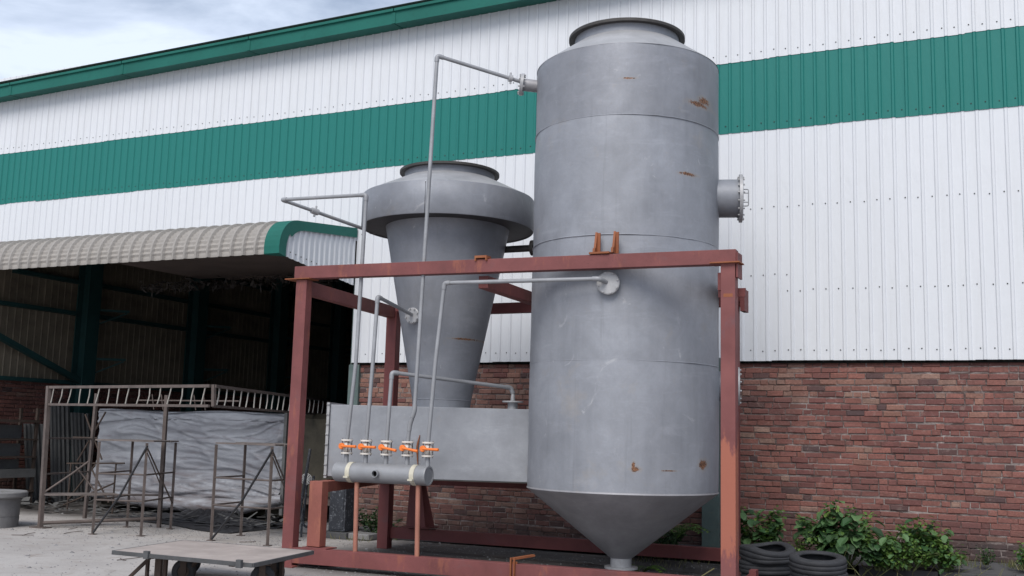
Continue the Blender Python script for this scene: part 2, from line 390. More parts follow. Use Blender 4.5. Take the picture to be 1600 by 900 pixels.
# screw rows
for (z, x0, x1, dy) in ((2.83, -9.7, 3, .016), (3.65, -2.75, 3, .016), (3.88, -3.4, -2.75, .016), (4.83, -9.7, 3, .016), (6.04, -20, 3, .024), (7.10, -20, 3, .032)):
    m = MB(); k = round((x0+9.76)/PITCH)
    while -9.76+k*PITCH < x1:
        xx = -9.76+k*PITCH+.085+random.uniform(-.012, .012); zz = z+random.uniform(-.012, .012)
        m.lathe([(0, .008), (.007, .006), (.0095, 0)], (xx, WY-dy, zz), (0, -1, 0), 6, False); k += 1
    m.build('screw_row', M['darkring'], ware, kind='stuff')
# inner liner so the hall is closed, roof, far walls
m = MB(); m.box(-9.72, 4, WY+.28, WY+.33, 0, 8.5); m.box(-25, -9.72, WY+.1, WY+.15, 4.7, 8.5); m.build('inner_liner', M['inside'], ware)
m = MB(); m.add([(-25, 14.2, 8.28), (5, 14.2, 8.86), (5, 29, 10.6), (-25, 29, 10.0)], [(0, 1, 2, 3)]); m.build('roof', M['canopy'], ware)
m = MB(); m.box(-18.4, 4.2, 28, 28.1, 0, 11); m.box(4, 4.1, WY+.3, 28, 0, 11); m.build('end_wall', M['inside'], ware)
# fascia, in lengths
x = -24.0
random.seed(5)
while x < 4.5:
    m = MB(); x1 = x+2.98
    def sec(xx):
        e = eave(xx)
        return [(xx, WY-.03, e), (xx, 14.2, e-.03), (xx, 14.2, e+.17), (xx, 14.165, e+.18), (xx, 14.165, e+.225), (xx, WY, e+.25)]
    a, b = sec(x), sec(x1); n_ = len(a)
    m.add(a+b, [(i, n_+i, n_+i+1, i+1) for i in range(n_-1)]+[tuple(range(n_))[::-1], tuple(range(n_, 2*n_))])
    m.build('fascia_panel', M['greentrim'], ware)
    m = MB(); m.obox((x1, 14.197, eave(x1)+.07), (.035, 0, 0), (0, .006, 0), (0, 0, .095)); m.build('fascia_joint', M['greentrim'], ware)
    x += 3.0
# lintel / opening edge and jamb columns
m = MB(); m.box(-25, -12.45, WY-.02, WY+.1, 4.66, 4.80); m.box(-12.45, -9.8, WY-.02, WY+.1, 4.18, 4.78); m.build('lintel', M['soffit'], ware)
c1 = MB(); c1.box(-9.80, -9.60, WY-.02, WY+.25, 0, 2.66); c1.box(-9.80, -9.775, WY+.02, WY+.27, 2.66, 4.3)
c1.build('jamb_column', M['greygreen'], ware, bevel=.006)
c2 = MB(); c2.box(-3.83, -3.59, 14.28, 14.50, 0, 2.72); c2.build('column', M['greygreen'], ware, bevel=.006)
m = MB(); m.box(-9.6, 3.3, WY-.004, WY+.02, 2.655, 2.685); m.build('painted_shadow_line', M['black'], ware)  # black strip draws the shadow below the cladding edge

# ------------------------------------------------------------------ brick wall
random.seed(11)
BL, BH, COURSE = .222, .068, .0805
def brick_verts(l, h, jitter, d=.035):
    r = random.uniform; c = .007
    o_ = [(-l/2, 0, -h/2), (l/2, 0, -h/2), (l/2, 0, h/2), (-l/2, 0, h/2)]
    mid = [(x_*(1)+r(-jitter, jitter), -d+c, z_+r(-jitter, jitter)) for x_, _, z_ in o_]
    fr = [((abs(x_)-c)*(1 if x_ > 0 else -1)+r(-jitter, jitter), -d-r(0, .004), (abs(z_)-c)*(1 if z_ > 0 else -1)+r(-jitter, jitter)) for x_, _, z_ in o_]
    vs = o_+mid+fr; fs = []
    for i in range(4):
        j = (i+1) % 4; fs += [(i, j, 4+j, 4+i), (4+i, 4+j, 8+j, 8+i)]
    fs.append((8, 9, 10, 11)); return vs, fs
def brick_colour(x_, z_, wallz=2.69):
    t = random.random(); v = random.uniform(.82, 1.18)
    n_ = noise.noise(Vector((x_*.9, z_*2.2, 3)))
    row = int((wallz-z_)/COURSE)
    tanp = .05 + (.46 if row in (3, 5, 6) else .15 if row in (2, 4) else 0) + (.42 if x_ < -5.2 else 0) + max(0, n_)*.12
    dkp = .012 + (.13 if row in (2, 3) else 0) + (.05 if x_ < -1.7 else 0)
    if z_ < .42 and x_ > -1.6: c = (.055, .052, .055)
    elif t < tanp: c = (.33, .215, .17) if random.random() < .4 else (.29, .155, .12)
    elif t > 1-dkp: c = (.07, .052, .055)
    else:
        u = min(1, max(0, .5+n_*.9+random.uniform(-.45, .45))); c = tuple(p+(q-p)*u for p, q in zip((.165, .070, .066), (.285, .122, .098)))
    return tuple(q*v for q in c)
bw = thing('brick_wall', 'weathered red brick base wall under the white warehouse cladding', 'brick wall', (-4, WY, 0))
m = MB(); m.box(-9.60, 3.3, WY+.046, WY+.27, 0, 2.68); m.build('mortar', M['mortar'], bw)
variants = []
for i in range(10):
    vs, fs = brick_verts(BL, BH, .0055); mm = MB(); mm.add(vs, fs); variants.append(mm.mesh('brick', M['brick']))
for i in range(5):
    vs, fs = brick_verts(.105, BH, .003); mm = MB(); mm.add(vs, fs); variants.append(mm.mesh('brick', M['brick']))
mass = MB(); cols = []; nb = 0
rows = int(2.68/COURSE)
for rI in range(rows):
    z_ = 2.645-rI*COURSE; ph = random.uniform(0, 6); x_ = 3.25-random.uniform(0, .2)
    while x_ > -9.55:
        head = random.random() < .3; l = .105 if head else BL
        xc = x_-l/2; c = brick_colour(xc, z_)
        near = -1.86 < xc < .12 and z_ > .72
        dyy = WY+.072+random.uniform(-.006, .008); z_ = 2.645-rI*COURSE+.006*math.sin(xc*1.3+ph)+random.uniform(-.002, .002)
        if near and nb < 299:
            o = inst('brick', random.choice(variants[10:] if head else variants[:10]), bw, Vector((xc, dyy, z_+random.uniform(-.003, .003)))-wo,
                     (0, random.uniform(-.012, .012), random.uniform(-.012, .012)), (random.uniform(.96, 1.03), 1, random.uniform(.95, 1.06)))
            o.color = (*c, 1); nb += 1
        else:
            vs, fs = brick_verts(l*random.uniform(.97, 1.02), BH*random.uniform(.92, 1.08), .0055)
            mass.add([(a+xc, b+dyy, d+z_) for a, b, d in vs], fs); cols += [c]*len(fs)
        x_ -= l+random.uniform(.003, .009)
def colour_mesh(o, cols):
    at = o.data.color_attributes.new('bc', 'FLOAT_COLOR', 'CORNER'); i = 0; buf = []
    for p, c in zip(o.data.polygons, cols): buf += [c[0], c[1], c[2], 1.]*p.loop_total
    at.data.foreach_set('color', buf)
o = mass.build('brickwork', M['brickmass'], bw, kind='stuff'); colour_mesh(o, cols)

# ------------------------------------------------------------------ hall interior: left wall
hall = thing('hall_wall', 'dim inner hall wall with green columns seen through the open bay', 'inner wall', (-18, 20, 0))
random.seed(21)
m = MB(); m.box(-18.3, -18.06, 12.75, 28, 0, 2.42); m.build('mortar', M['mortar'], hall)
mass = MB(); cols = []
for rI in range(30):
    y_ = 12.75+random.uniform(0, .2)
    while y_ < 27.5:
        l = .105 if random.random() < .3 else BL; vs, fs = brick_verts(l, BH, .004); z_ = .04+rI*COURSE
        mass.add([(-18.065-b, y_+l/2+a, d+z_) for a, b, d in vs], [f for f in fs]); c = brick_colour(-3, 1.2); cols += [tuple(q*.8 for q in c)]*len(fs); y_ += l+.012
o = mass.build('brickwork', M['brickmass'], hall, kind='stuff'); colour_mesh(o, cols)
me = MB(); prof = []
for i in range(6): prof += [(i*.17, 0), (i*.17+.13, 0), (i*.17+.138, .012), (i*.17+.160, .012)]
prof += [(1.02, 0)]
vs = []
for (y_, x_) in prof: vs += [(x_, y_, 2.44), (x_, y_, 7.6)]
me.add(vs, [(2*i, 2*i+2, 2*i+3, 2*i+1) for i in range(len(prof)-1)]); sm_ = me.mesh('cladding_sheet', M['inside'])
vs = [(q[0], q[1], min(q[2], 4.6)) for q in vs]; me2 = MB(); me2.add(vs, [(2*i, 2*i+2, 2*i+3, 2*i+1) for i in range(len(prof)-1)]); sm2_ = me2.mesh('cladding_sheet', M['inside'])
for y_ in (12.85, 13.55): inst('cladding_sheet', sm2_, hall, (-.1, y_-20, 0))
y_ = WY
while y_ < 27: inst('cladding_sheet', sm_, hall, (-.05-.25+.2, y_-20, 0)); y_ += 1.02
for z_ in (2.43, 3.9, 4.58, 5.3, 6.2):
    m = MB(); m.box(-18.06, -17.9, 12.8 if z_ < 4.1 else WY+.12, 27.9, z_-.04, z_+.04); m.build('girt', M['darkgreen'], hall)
for y_ in (16.4, 19.75, 22.9, 25.7):
    m = MB(); m.box(-17.92, -17.6, y_-.03, y_+.03, 0, 8.0); m.box(-17.93, -17.9, y_-.17, y_+.17, 0, 8.0); m.box(-17.62, -17.59, y_-.17, y_+.17, 0, 8.0)
    m.build('column', M['darkgreen'], hall)
    for z_ in (4.0, 2.95):
        m = MB(); m.bar((-17.7, y_+.1, z_), (-17.35, y_+.75, z_+.02), .05, .05); m.bar((-17.7, y_+.1, z_-.35), (-17.35, y_+.7, z_-.02), .03, .03); m.build('bracket', M['darkgreen'], hall)
m = MB(); m.bar((-17.75, 13.3, 3.57), (-17.75, 16.35, 2.45), .13, .1); m.build('diagonal_brace', M['darkgreen'], hall)

# ------------------------------------------------------------------ curved canopy over the open bay
can = thing('canopy', 'curved cream sheet canopy with green edge trim over the open bay', 'canopy', (-9.8, 12.6, 4.2))
def can_prof():
    pts = [(12.50, 4.17), (12.495, 4.28)]                       # (y, z) drip edge upwards, rounding back to the roof
    cy_, cz, r_ = 12.93, 4.28, .435
    for i in range(1, 9): a = PI-i*(PI/2-.12)/8; pts.append((cy_+r_*math.cos(a), cz+r_*math.sin(a)))
    pts.append((WY-.04, 4.90)); return pts
cp = can_prof()
random.seed(31)
RW = .228
def rib_sheet():
    m = MB(); sec_ = [(0, 0), (.018, .040), (.055, .046), (.078, 0), (RW+.004, 0)]
    # fine cross crimping along the curve
    fp = []
    for a, b in zip(cp[:-1], cp[1:]):
        L_ = math.hypot(b[0]-a[0], b[1]-a[1]); n_ = max(1, int(L_/.035)) if b[0] < 13.3 else 1
        for i in range(n_): fp.append((a[0]+(b[0]-a[0])*i/n_, a[1]+(b[1]-a[1])*i/n_))
    fp.append(cp[-1]); vs = []
    for j, (y, z) in enumerate(fp):
        a = fp[max(0, j-1)]; b = fp[min(len(fp)-1, j+1)]; t = Vector((b[0]-a[0], b[1]-a[1])).normalized(); n_ = Vector((-t[1], t[0]))
        cr_ = (.0065 if j % 2 else -.0065) if 1 < j < len(fp)-2 else 0
        for (x, d) in sec_:
            dd = d+(cr_ if x > .07 or x == 0 else 0); vs.append((x, y+n_[0]*dd, z+n_[1]*dd))
    k = len(sec_)
    m.add(vs, [(j*k+i, j*k+i+1, (j+1)*k+i+1, (j+1)*k+i) for j in range(len(fp)-1) for i in range(k-1)], False)
    return m.mesh('roof_sheet', M['canopy'])
rs = rib_sheet(); x = -10.0-RW
while x > -24: inst('roof_sheet', rs, can, Vector((x, 0, 0))-Vector((-9.8, 12.6, 4.2)), None); x -= RW
# green end trim: a strip over the sheet edge and a face on the gable side
m = MB(); vs = []
for (y, z) in cp:
    a = Vector((y-12.93, z-4.15)); a = a.normalized()*.03 if y < 13 else Vector((0, .03))
    vs += [(-10.02, y+a[0], z+a[1]), (-9.74, y+a[0], z+a[1]), (-9.74, y+a[0]+(.17 if y < 12.94 else .0), z+a[1]-(.03 if y < 12.6 else .13 if y < 12.94 else .16)), (-10.02, y, z-.01)]
n_ = len(cp)
m.add(vs, [f for j in range(n_-1) for f in ((j*4, j*4+1, j*4+5, j*4+4), (j*4+1, j*4+2, j*4+6, j*4+5), (j*4+3, j*4, j*4+4, j*4+7))]+[(0, 1, 2, 3)], False)
m.build('edge_trim', M['greentrim'], can)
# ribbed gable panel under the trim
m = MB(); y = 12.62; vs = []; k = 0
pr = []
while y < WY-.08: pr += [(y, 0), (y+.075, 0), (y+.09, .02), (y+.12, .02)]; y += .135
pr.append((WY-.05, 0))
def cz_top(y):
    for a, b in zip(cp[:-1], cp[1:]):
        if a[0] <= y <= b[0]: return a[1]+(b[1]-a[1])*(y-a[0])/(b[0]-a[0])
    return 4.9
for (y, dx) in pr: vs += [(-9.78+dx, y, 4.16-.10*(y-12.6)), (-9.78+dx, y, min(4.86, cz_top(max(y, 12.51))-.02))]
m.add(vs, [(2*i, 2*i+2, 2*i+3, 2*i+1) for i in range(len(pr)-1)]); m.build('gable_panel', M['white'], can)
m = MB()
for i in range(12): yy = 12.72+i*.135; m.lathe([(0, .01), (.010, .006), (.012, 0)], (-9.755, yy+.04, 4.24-.10*(yy-12.6)), (1, 0, 0), 6, False)
m.build('screw_row', M['darkring'], can, kind='stuff')
# rusty soffit, slightly sagging boards
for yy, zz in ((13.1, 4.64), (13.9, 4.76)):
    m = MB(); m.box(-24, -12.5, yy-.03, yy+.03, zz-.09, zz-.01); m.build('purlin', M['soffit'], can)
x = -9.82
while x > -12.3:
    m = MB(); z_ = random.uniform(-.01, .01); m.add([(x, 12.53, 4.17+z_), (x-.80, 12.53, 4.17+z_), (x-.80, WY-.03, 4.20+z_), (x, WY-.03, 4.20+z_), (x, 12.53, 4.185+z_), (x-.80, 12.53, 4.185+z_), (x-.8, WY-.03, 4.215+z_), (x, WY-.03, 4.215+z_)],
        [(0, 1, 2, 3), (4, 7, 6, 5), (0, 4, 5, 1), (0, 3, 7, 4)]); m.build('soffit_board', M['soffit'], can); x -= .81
# torn stuff hanging along the lintel
random.seed(41)
m = MB()
for i in range(420):
    x = -9.9-random.random()**.8*4.2; y = WY-.30+random.uniform(-.18, .2); z = 4.16-random.random()*.16
    d = Vector((random.uniform(-1, 1), random.uniform(-1, 1), random.uniform(-.7, .1))).normalized()*random.uniform(.04, .14); q = Vector((x, y, z))
    sd_ = Vector((random.uniform(-1, 1), random.uniform(-1, 1), random.uniform(-1, 1))).normalized()*random.uniform(.01, .035)
    m.add([q, q+d+sd_, q+d*1.6, q+d-sd_], [(0, 1, 2, 3)])
o = m.build('insulation', M['fluff'], None, (-11, 14.4, 4.1)); o['label'] = 'ragged dark torn insulation hanging under the canopy edge'; o['category'] = 'insulation'; o['kind'] = 'stuff'

# ------------------------------------------------------------------ tower
TX, TY, TR = -4.09, 11.75, 1.097
TRUST = [((-3.09, 10.8, 5.36), 1., .135, .06), ((-3.60, 10.8, 1.27), 1., .085, .05), ((-3.05, 11.4, 1.33), 1., .045, .10), ((-3.71, 10.7, 5.55), 1., .13, .02),
         ((-3.16, 10.8, 4.52), 1., .12, .04), ((-3.30, 10.75, 1.26), .9, .13, .015), ((-3.05, 11.4, 5.42), 1., .06, .08), ((-3.62, 10.75, 1.30), 1., .03, .10)]
M['tower'] = m_steel('tower_grey_paint', (.262, .272, .300), TRUST, streak=1.3)
M['towertop'] = m_steel('tower_top_grey_paint', (.236, .244, .270), TRUST, streak=1.2)
M['hopper'] = m_steel('hopper_grey_paint', (.30, .295, .31), streak=.4)
M['cyc'] = m_steel('cyclone_grey_paint', (.225, .235, .262), [((-6.1, 11.3, 2.75), .9, .2, .03)], streak=.7)
M['topcone'] = m_steel('painted_light_top', (.34, .34, .35), streak=.5)  # raised tone paints in the light falling on both top cones
M['duct'] = m_steel('duct_grey_paint', (.29, .30, .325), streak=.2)
tw = thing('scrubber_tower', 'tall grey steel scrubber tower with a hopper cone beneath', 'tower', (TX, TY, 0))
tc_ = (TX, TY, 0)
zs = [1.016, 2.42, 3.79, 5.14, 5.965]
def shell(a, b):
    m = MB(); seg, nr = 144, 12; vs = []
    for j in range(nr+1):
        z = a+.002+(b-a-.004)*j/nr
        for k in range(seg):
            th = 2*PI*k/seg; q = Vector((math.cos(th)*1.6, math.sin(th)*1.6, z*1.1)); r_ = TR+.009*noise.noise(q)+.004*noise.noise(q*2.7)-(.0035 if j in (0, nr) else 0)
            vs.append((TX+r_*math.cos(th), TY+r_*math.sin(th), z))
    return m.add(vs, [(j*seg+k, j*seg+(k+1) % seg, (j+1)*seg+(k+1) % seg, (j+1)*seg+k) for j in range(nr) for k in range(seg)], True)
for n_, (a, b) in enumerate(zip(zs[:-1], zs[1:])):
    shell(a, b).build('shell_section', M['tower'] if n_ < 3 else M['towertop'], tw)
    for dth in (-2.9, 2.9):
        th = -PI/2-.35+dth+n_*.55; m = MB(); m.tube([(TX+(TR+.001)*math.cos(th), TY+(TR+.001)*math.sin(th), a+.01+(b-a-.02)*u/4) for u in range(5)], .0035, 6); m.build('vertical_weld', M['tower'], tw)
for z in zs[1:-1]:
    m = MB(); seg = 180
    vs = []
    for (dr, dz) in ((-.008, -.008), (.003, -.004), (.003, .003), (-.008, .007)):
        for k in range(seg):
            th = 2*PI*k/seg; w_ = noise.noise(Vector((math.cos(th)*9, math.sin(th)*9, z)))*.004; r_ = TR+dr+w_*.5
            vs.append((TX+r_*math.cos(th), TY+r_*math.sin(th), z+dz*(1+w_*60)+w_))
    m.add(vs, [(j*seg+k, j*seg+(k+1) % seg, (j+1)*seg+(k+1) % seg, (j+1)*seg+k) for j in range(3) for k in range(seg)], True); m.build('weld_seam', M['tower'], tw)
m = MB(); m.lathe([(TR, 1.018), (TR+.004, 1.0), (TR-.005, .992), (.125, .235)], tc_, seg=96); m.build('hopper', M['hopper'], tw)
m = MB(); m.lathe([(.12, .25), (.12, .14), (.19, .14), (.19, .115), (.11, .115), (.11, .24)], tc_, seg=40); m.build('outlet_spout', M['flange'], tw)
m = MB(); m.lathe([(TR+.001, 5.962), (TR-.004, 5.968), (.62, 6.305)], tc_, seg=96); m.build('top_cone', M['topcone'], tw)
tilt = Vector((-.03, 0, 1)).normalized()
m = MB(); m.lathe([(.635, -.20), (.635, .115), (.62, .115), (.62, -.05)], (TX-.01, TY, 6.275), seg=80); m.build('collar', M['tower'], tw)
m = MB(); m.lathe([(.64, .0), (.705, .0), (.705, .035), (.625, .035), (.625, 0)], (TX-.01, TY, 6.385), seg=80); m.build('top_flange', M['darkring'], tw)
def bolts(m, c, ax, R_, n_, r=.011, l=.018, ph=.3):
    c, ax = Vector(c), Vector(ax).normalized(); ref = Vector((0, 0, 1)); u = (ref-ax*ref.dot(ax)).normalized(); v = ax.cross(u)
    for i in range(n_):
        a = 2*PI*i/n_+ph; p = c+(u*math.cos(a)+v*math.sin(a))*R_; m.cyl(p, p+ax*l, r, 6)
def nozzle(parent, c0, ax, r, L_, fr, mat, name='nozzle', nb_=12, handle=False):
    ax = Vector(ax).normalized(); c0 = Vector(c0)
    m = MB(); m.lathe([(r, -.2), (r, L_)], c0, ax, 40); nz_ = m.build(name, mat, parent)
    m = MB(); m.lathe([(0, L_+.04), (fr-.01, L_+.04), (fr, L_+.035), (fr, L_), (r-.01, L_)], c0, ax, 40); bolts(m, c0+ax*(L_+.04), ax, fr*.87, nb_); bolts(m, c0+ax*(L_-.018), ax, fr*.87, nb_)
    m.build('flange', M['flange'], nz_)
    if handle:
        e = c0+ax*(L_+.04); m = MB()
        m.tube(bend([e+Vector((0, 0, .11)), e+ax*.07+Vector((0, 0, .11)), e+ax*.07+Vector((0, 0, -.09)), e+Vector((0, 0, -.09))], .02, 3), .007, 6)
        m.cyl(e+Vector((0, 0, .065)), e+ax*.07+Vector((0, 0, .065)), .006, 6); m.cyl(e+Vector((0, 0, -.045)), e+ax*.07+Vector((0, 0, -.045)), .006, 6)
        m.build('handle', M['pipe'], nz_)
    return nz_
nozzle(tw, (TX+1.03, TY+.27, 4.415), (.962, .272, 0), .225, .265, .285, M['cyc'], 'manhole', 16, True)
nozzle(tw, (TX+.96, TY+.42, 2.22), (.965, .262, 0), .17, .26, .225, M['cyc'], 'manhole', 12)
# rim weld at the mouth of the hopper, lifting eye traces
m = MB(); bolts(m, (TX, TY-1.05, 5.5), (0, -1, 0), .01, 1); 
# ------------------------------------------------------------------ cyclone and duct
CX, CY = -6.53, 11.8
cyt = thing('cyclone', 'grey steel cyclone with a wide drum top on the duct box', 'cyclone', (CX, CY, 1.9))
cc = (CX, CY, 0)
m = MB(); m.lathe([(.365, 1.90), (.372, 2.0)]+[(.372+(.80-.372)*i/8, 2.0+(4.21-2.0)*i/8) for i in range(1, 9)], cc, seg=72); m.build('cone_body', M['cyc'], cyt)
m = MB(); m.lathe([(.372, 1.995), (.378, 2.003), (.372, 2.012)], cc, seg=72); m.lathe([(.46, 2.48), (.468, 2.485), (.462, 2.495)], cc, seg=72); m.lathe([(.60, 3.21), (.608, 3.216), (.602, 3.225)], cc, seg=72)
m.build('weld_seam', M['cyc'], cyt)
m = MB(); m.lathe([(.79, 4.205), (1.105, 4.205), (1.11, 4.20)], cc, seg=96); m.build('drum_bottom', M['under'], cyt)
for i in range(4):      # drum made of four curved plates
    a0 = i*PI/2+.25; a1 = a0+PI/2-.006; m = MB(); n_ = 26; vs = []
    for j in range(n_+1):
        a = a0+(a1-a0)*j/n_
        for (r_, z_) in ((1.105, 4.19), (1.113, 4.2), (1.113, 4.588), (1.105, 4.598)): vs.append((CX+r_*math.cos(a), CY+r_*math.sin(a), z_))
    m.add(vs, [(j*4+k, j*4+4+k, j*4+5+k, j*4+1+k) for j in range(n_) for k in range(3)], True); m.build('drum_plate', M['cyc'], cyt)
m = MB(); m.lathe([(1.106, 4.595), (.58, 4.85)], cc, seg=96); m.build('top_cone', M['topcone'], cyt)
m = MB(); m.lathe([(.585, 4.76), (.585, 4.93), (.575, 4.93), (.575, 4.8)], cc, seg=72); m.build('collar', M['cyc'], cyt)
m = MB(); m.lathe([(.58, 4.925), (.65, 4.925), (.65, 4.955), (.57, 4.955), (.57, 4.925)], cc, seg=72); m.build('top_flange', M['darkring'], cyt)
m = MB(); m.tube([(CX+.6, CY+.35, 3.97), (CX+1.7, CY+.45, 3.99)], .045, 12); m.lathe([(0, 0), (.10, 0), (.10, .04), (.05, .04)], (CX+1.02, CY+.39, 3.98), (.99, .09, 0), 24); m.build('cross_pipe', M['darkring'], cyt)
nz2 = nozzle(cyt, (CX-.13, CY-.50, 3.02), (-.05, -1, 0), .045, .055, .10, M['cyc'], 'inlet_nozzle', 8)

dx, dy = .942, .336; nxn, nyn = -.336, .942
duct = thing('duct_box', 'long grey rectangular steel duct joining the cyclone to the tower', 'duct', (-6.3, 11.4, 1.04))
A = Vector((-7.49, 10.755, 0)); Ld = 2.62
def boxat(m, s0, s1, t0, t1, z0, z1):
    c = A+Vector((dx, dy, 0))*(s0+s1)/2+Vector((nxn, nyn, 0))*(t0+t1)/2; c.z = (z0+z1)/2
    return m.obox(c, Vector((dx, dy, 0))*(s1-s0)/2, Vector((nxn, nyn, 0))*(t1-t0)/2, (0, 0, (z1-z0)/2))
m = MB(); boxat(m, 0, Ld, 0, 1.3, 1.04, 1.90); m.build('duct_body', M['duct'], duct, bevel=.006)
m = MB(); boxat(m, .0, Ld, -.004, 1.304, 1.028, 1.038); m.build('bottom_seam', M['darkring'], duct)
m = MB(); boxat(m, -.035, -.003, -.03, 1.33, 1.02, 1.925); m.build('end_flange', M['flange'], duct)
m = MB()
for i in range(8):
    m = MB(); p = A+Vector((nxn, nyn, 0))*-.03+Vector((dx, dy, 0))*-.02; p.z = 1.06+i*.12; m.cyl(p+Vector((-.012, -.012, 0)), p+Vector((.022, -.004, 0)), .007, 6); m.build('bolt', M['flange'], duct)
m = MB(); m.tube(bend([A+Vector((dx*1.12, dy*1.12-.012, 1.56)), A+Vector((dx*1.10, dy*1.10-.03, 1.42)), A+Vector((dx*1.11, dy*1.11-.012, 1.2))], .05), [.004]+[.012]*6+[.005], 6); m.build('torn_strip', M['rust'], duct)
# fitting on the duct for the short pipe
fx, fy = -5.51, 11.75
m = MB(); m.lathe([(.062, 1.89), (.062, 1.985), (.13, 1.985), (.13, 2.002), (.03, 2.002), (.022, 2.09)], (fx, fy, 0), seg=24); bolts(m, (fx, fy, 2.0), (0, 0, 1), .105, 8, .008, .012) if False else None
m.build('spray_fitting', M['flange'], duct)

# ------------------------------------------------------------------ manifold
man = thing('valve_manifold', 'grey horizontal drum manifold carrying five orange handled valves', 'manifold', (-6.5, 10.45, 1.115))
MR = .112
m = MB(); m.lathe([(0, -.62), (MR-.012, -.62), (MR, -.608), (MR, .608), (MR-.004, .62), (MR-.02, .62), (MR-.02, .612), (0, .612)], (-6.53, 10.45, 1.115), (1, 0, 0), 40); m.build('drum', M['pipe'], man)
for xx in (-6.93, -6.075):
    m = MB(); m.lathe([(MR, -.028), (MR+.006, -.028), (MR+.006, .028), (MR, .028)], (xx, 10.45, 1.115), (1, 0, 0), 40); m.box(xx-.03, xx+.03, 10.45-MR-.03, 10.45-MR+.01, 1.055, 1.075); m.build('strap', M['strap'], man)
m = MB(); m.lathe([(.042, 0), (.042, .05), (.034, .05), (.034, -.02)], (-6.53, 10.45-MR+.005, 1.115), (0, -1, 0), 20); st_ = m.build('outlet_stub', M['pipe'], man)
m = MB(); m.lathe([(0, .015), (.0345, .015)], (-6.53, 10.45-MR+.005, 1.115), (0, -1, 0), 20); m.build('bore', M['black'], st_)
for xx, zz in ((-6.86, .205), (-6.045, .205)):
    m = MB(); m.tube([(xx+.02, 10.45, zz), (xx, 10.45, 1.01)], .027, 12); m.build('leg', M['rustrod'], man)
VX = [-7.02, -6.755, -6.48, -6.20, -5.935]
for xx in VX:
    m = MB(); m.cyl((xx, 10.45, 1.20), (xx, 10.45, 1.325), .027, 12); m.build('riser', M['pipe'], man)
def make_valve(xx):
    v = MB(); c = (xx, 10.45, 0)
    v.lathe([(.03, 1.345), (.045, 1.36), (.052, 1.385), (.052, 1.425), (.045, 1.45), (.03, 1.465)], c, seg=20); v.cyl((xx, 10.40, 1.405), (xx, 10.36, 1.405), .020, 12)
    b = v.build('valve', M['valvewhite'], man)
    for z0 in (1.322, 1.470):
        f = MB(); f.lathe([(.028, z0), (.068, z0), (.07, z0+.003), (.07, z0+.017), (.068, z0+.02), (.028, z0+.02)], c, seg=24)
        f.build('flange', M['valvewhite'], b)
    s_ = MB()
    for k in range(4):
        a = PI/4+k*PI/2; s_.cyl((xx+.056*math.cos(a), 10.45+.056*math.sin(a), 1.31), (xx+.056*math.cos(a), 10.45+.056*math.sin(a), 1.50), .005, 6)
    s_.build('stud', M['brownsteel'], b)
    h = MB(); h.lathe([(0, .035), (.030, .035), (.036, .028), (.036, 0)], (xx-.02, 10.385, 1.412), (0, -1, 0), 16)
    tilt_ = random.uniform(-.022, .010)
    h.tube([(xx-.01, 10.362, 1.412), (xx+.06, 10.358, 1.408+tilt_*.3), (xx+.185, 10.355, 1.402+tilt_)], [.020, .014, .017], 8)
    h.build('handle', M['valveorange'], b)
random.seed(2)
for xx in VX: make_valve(xx)

# ------------------------------------------------------------------ pipes
def pipe_run(label, pts, r=.023, br=.06):
    t = thing('pipe', label, 'pipe', pts[0], 'feed pipes rising from the valve manifold')
    m = MB(); m.tube(bend(pts, br, 5), r, 12); m.build('pipe_run', M['pipe'], t)
    # thickened screwed elbows at the corners
    for a, b, c in zip(pts[:-2], pts[1:-1], pts[2:]):
        a, b, c = map(Vector, (a, b, c)); d1 = (a-b).normalized(); d2 = (c-b).normalized()
        ang = d1.angle(d2)
        if ang < 2.9:
            e = MB(); e.tube(bend([b+d1*.075, b, b+d2*.075], br, 5), r+.005, 12); e.build('elbow', M['pipe'], t)
    return t
ZB = 1.49; YM = 10.45
p1 = pipe_run('thin pipe from the leftmost valve, looping left then back to the cyclone drum', [(-7.02, YM, ZB), (-6.95, YM, 2.4), (-6.915, YM, 4.40), (-8.165, YM, 4.43), (-7.62, 11.76, 4.22)])
m = MB(); m.cyl((-8.0, 10.85, 4.366), (-7.96, 10.94, 4.352), .04, 10); m.cyl((-7.985, 10.89, 4.29), (-7.97, 10.91, 4.43), .014, 8); m.build('union', M['flange'], p1)
p2 = pipe_run('short bent pipe from the second valve to the cyclone cone flange', [(-6.755, YM, ZB), (-6.715, YM, 2.4), (-6.69, YM, 3.16), (-6.665, 11.22, 3.03)])
p3 = pipe_run('low bent pipe from the middle valve across to the duct top fitting', [(-6.48, YM, ZB), (-6.45, YM, 2.27), (-5.53, fy-.02, 2.165), (fx, fy, 2.09)], br=.06)
p4 = pipe_run('tallest pipe, rising from the fourth valve to the tower shoulder', [(-6.20, YM, ZB), (-6.185, YM, 1.68), (-6.13, YM, 1.83), (-6.01, YM, 6.02), (-5.23, 11.20, 5.84)])
p5 = pipe_run('bent pipe from the rightmost valve to the round tower front flange', [(-5.935, YM, ZB), (-5.88, YM, 2.4), (-5.80, YM, 3.29), (-3.93, YM+.02, 3.27), (-3.885, 10.62, 3.245)])
nd = Vector((-.91, -.42, 0)).normalized()
s0 = Vector((TX, TY, 5.80))+nd*1.09
nz3 = nozzle(tw, s0, nd+Vector((0, 0, .10)), .075, .17, .135, M['hopper'], 'inlet_nozzle', 8)
m = MB(); q = Vector((-5.34, 11.08, 5.865)); dd = Vector((.78, .75, -.18)).normalized(); m.cyl(q-dd*.02, q+dd*.02, .045, 10); m.cyl(q-Vector((0, 0, .07)), q+Vector((0, 0, .07)), .012, 6); m.build('union', M['flange'], p4)
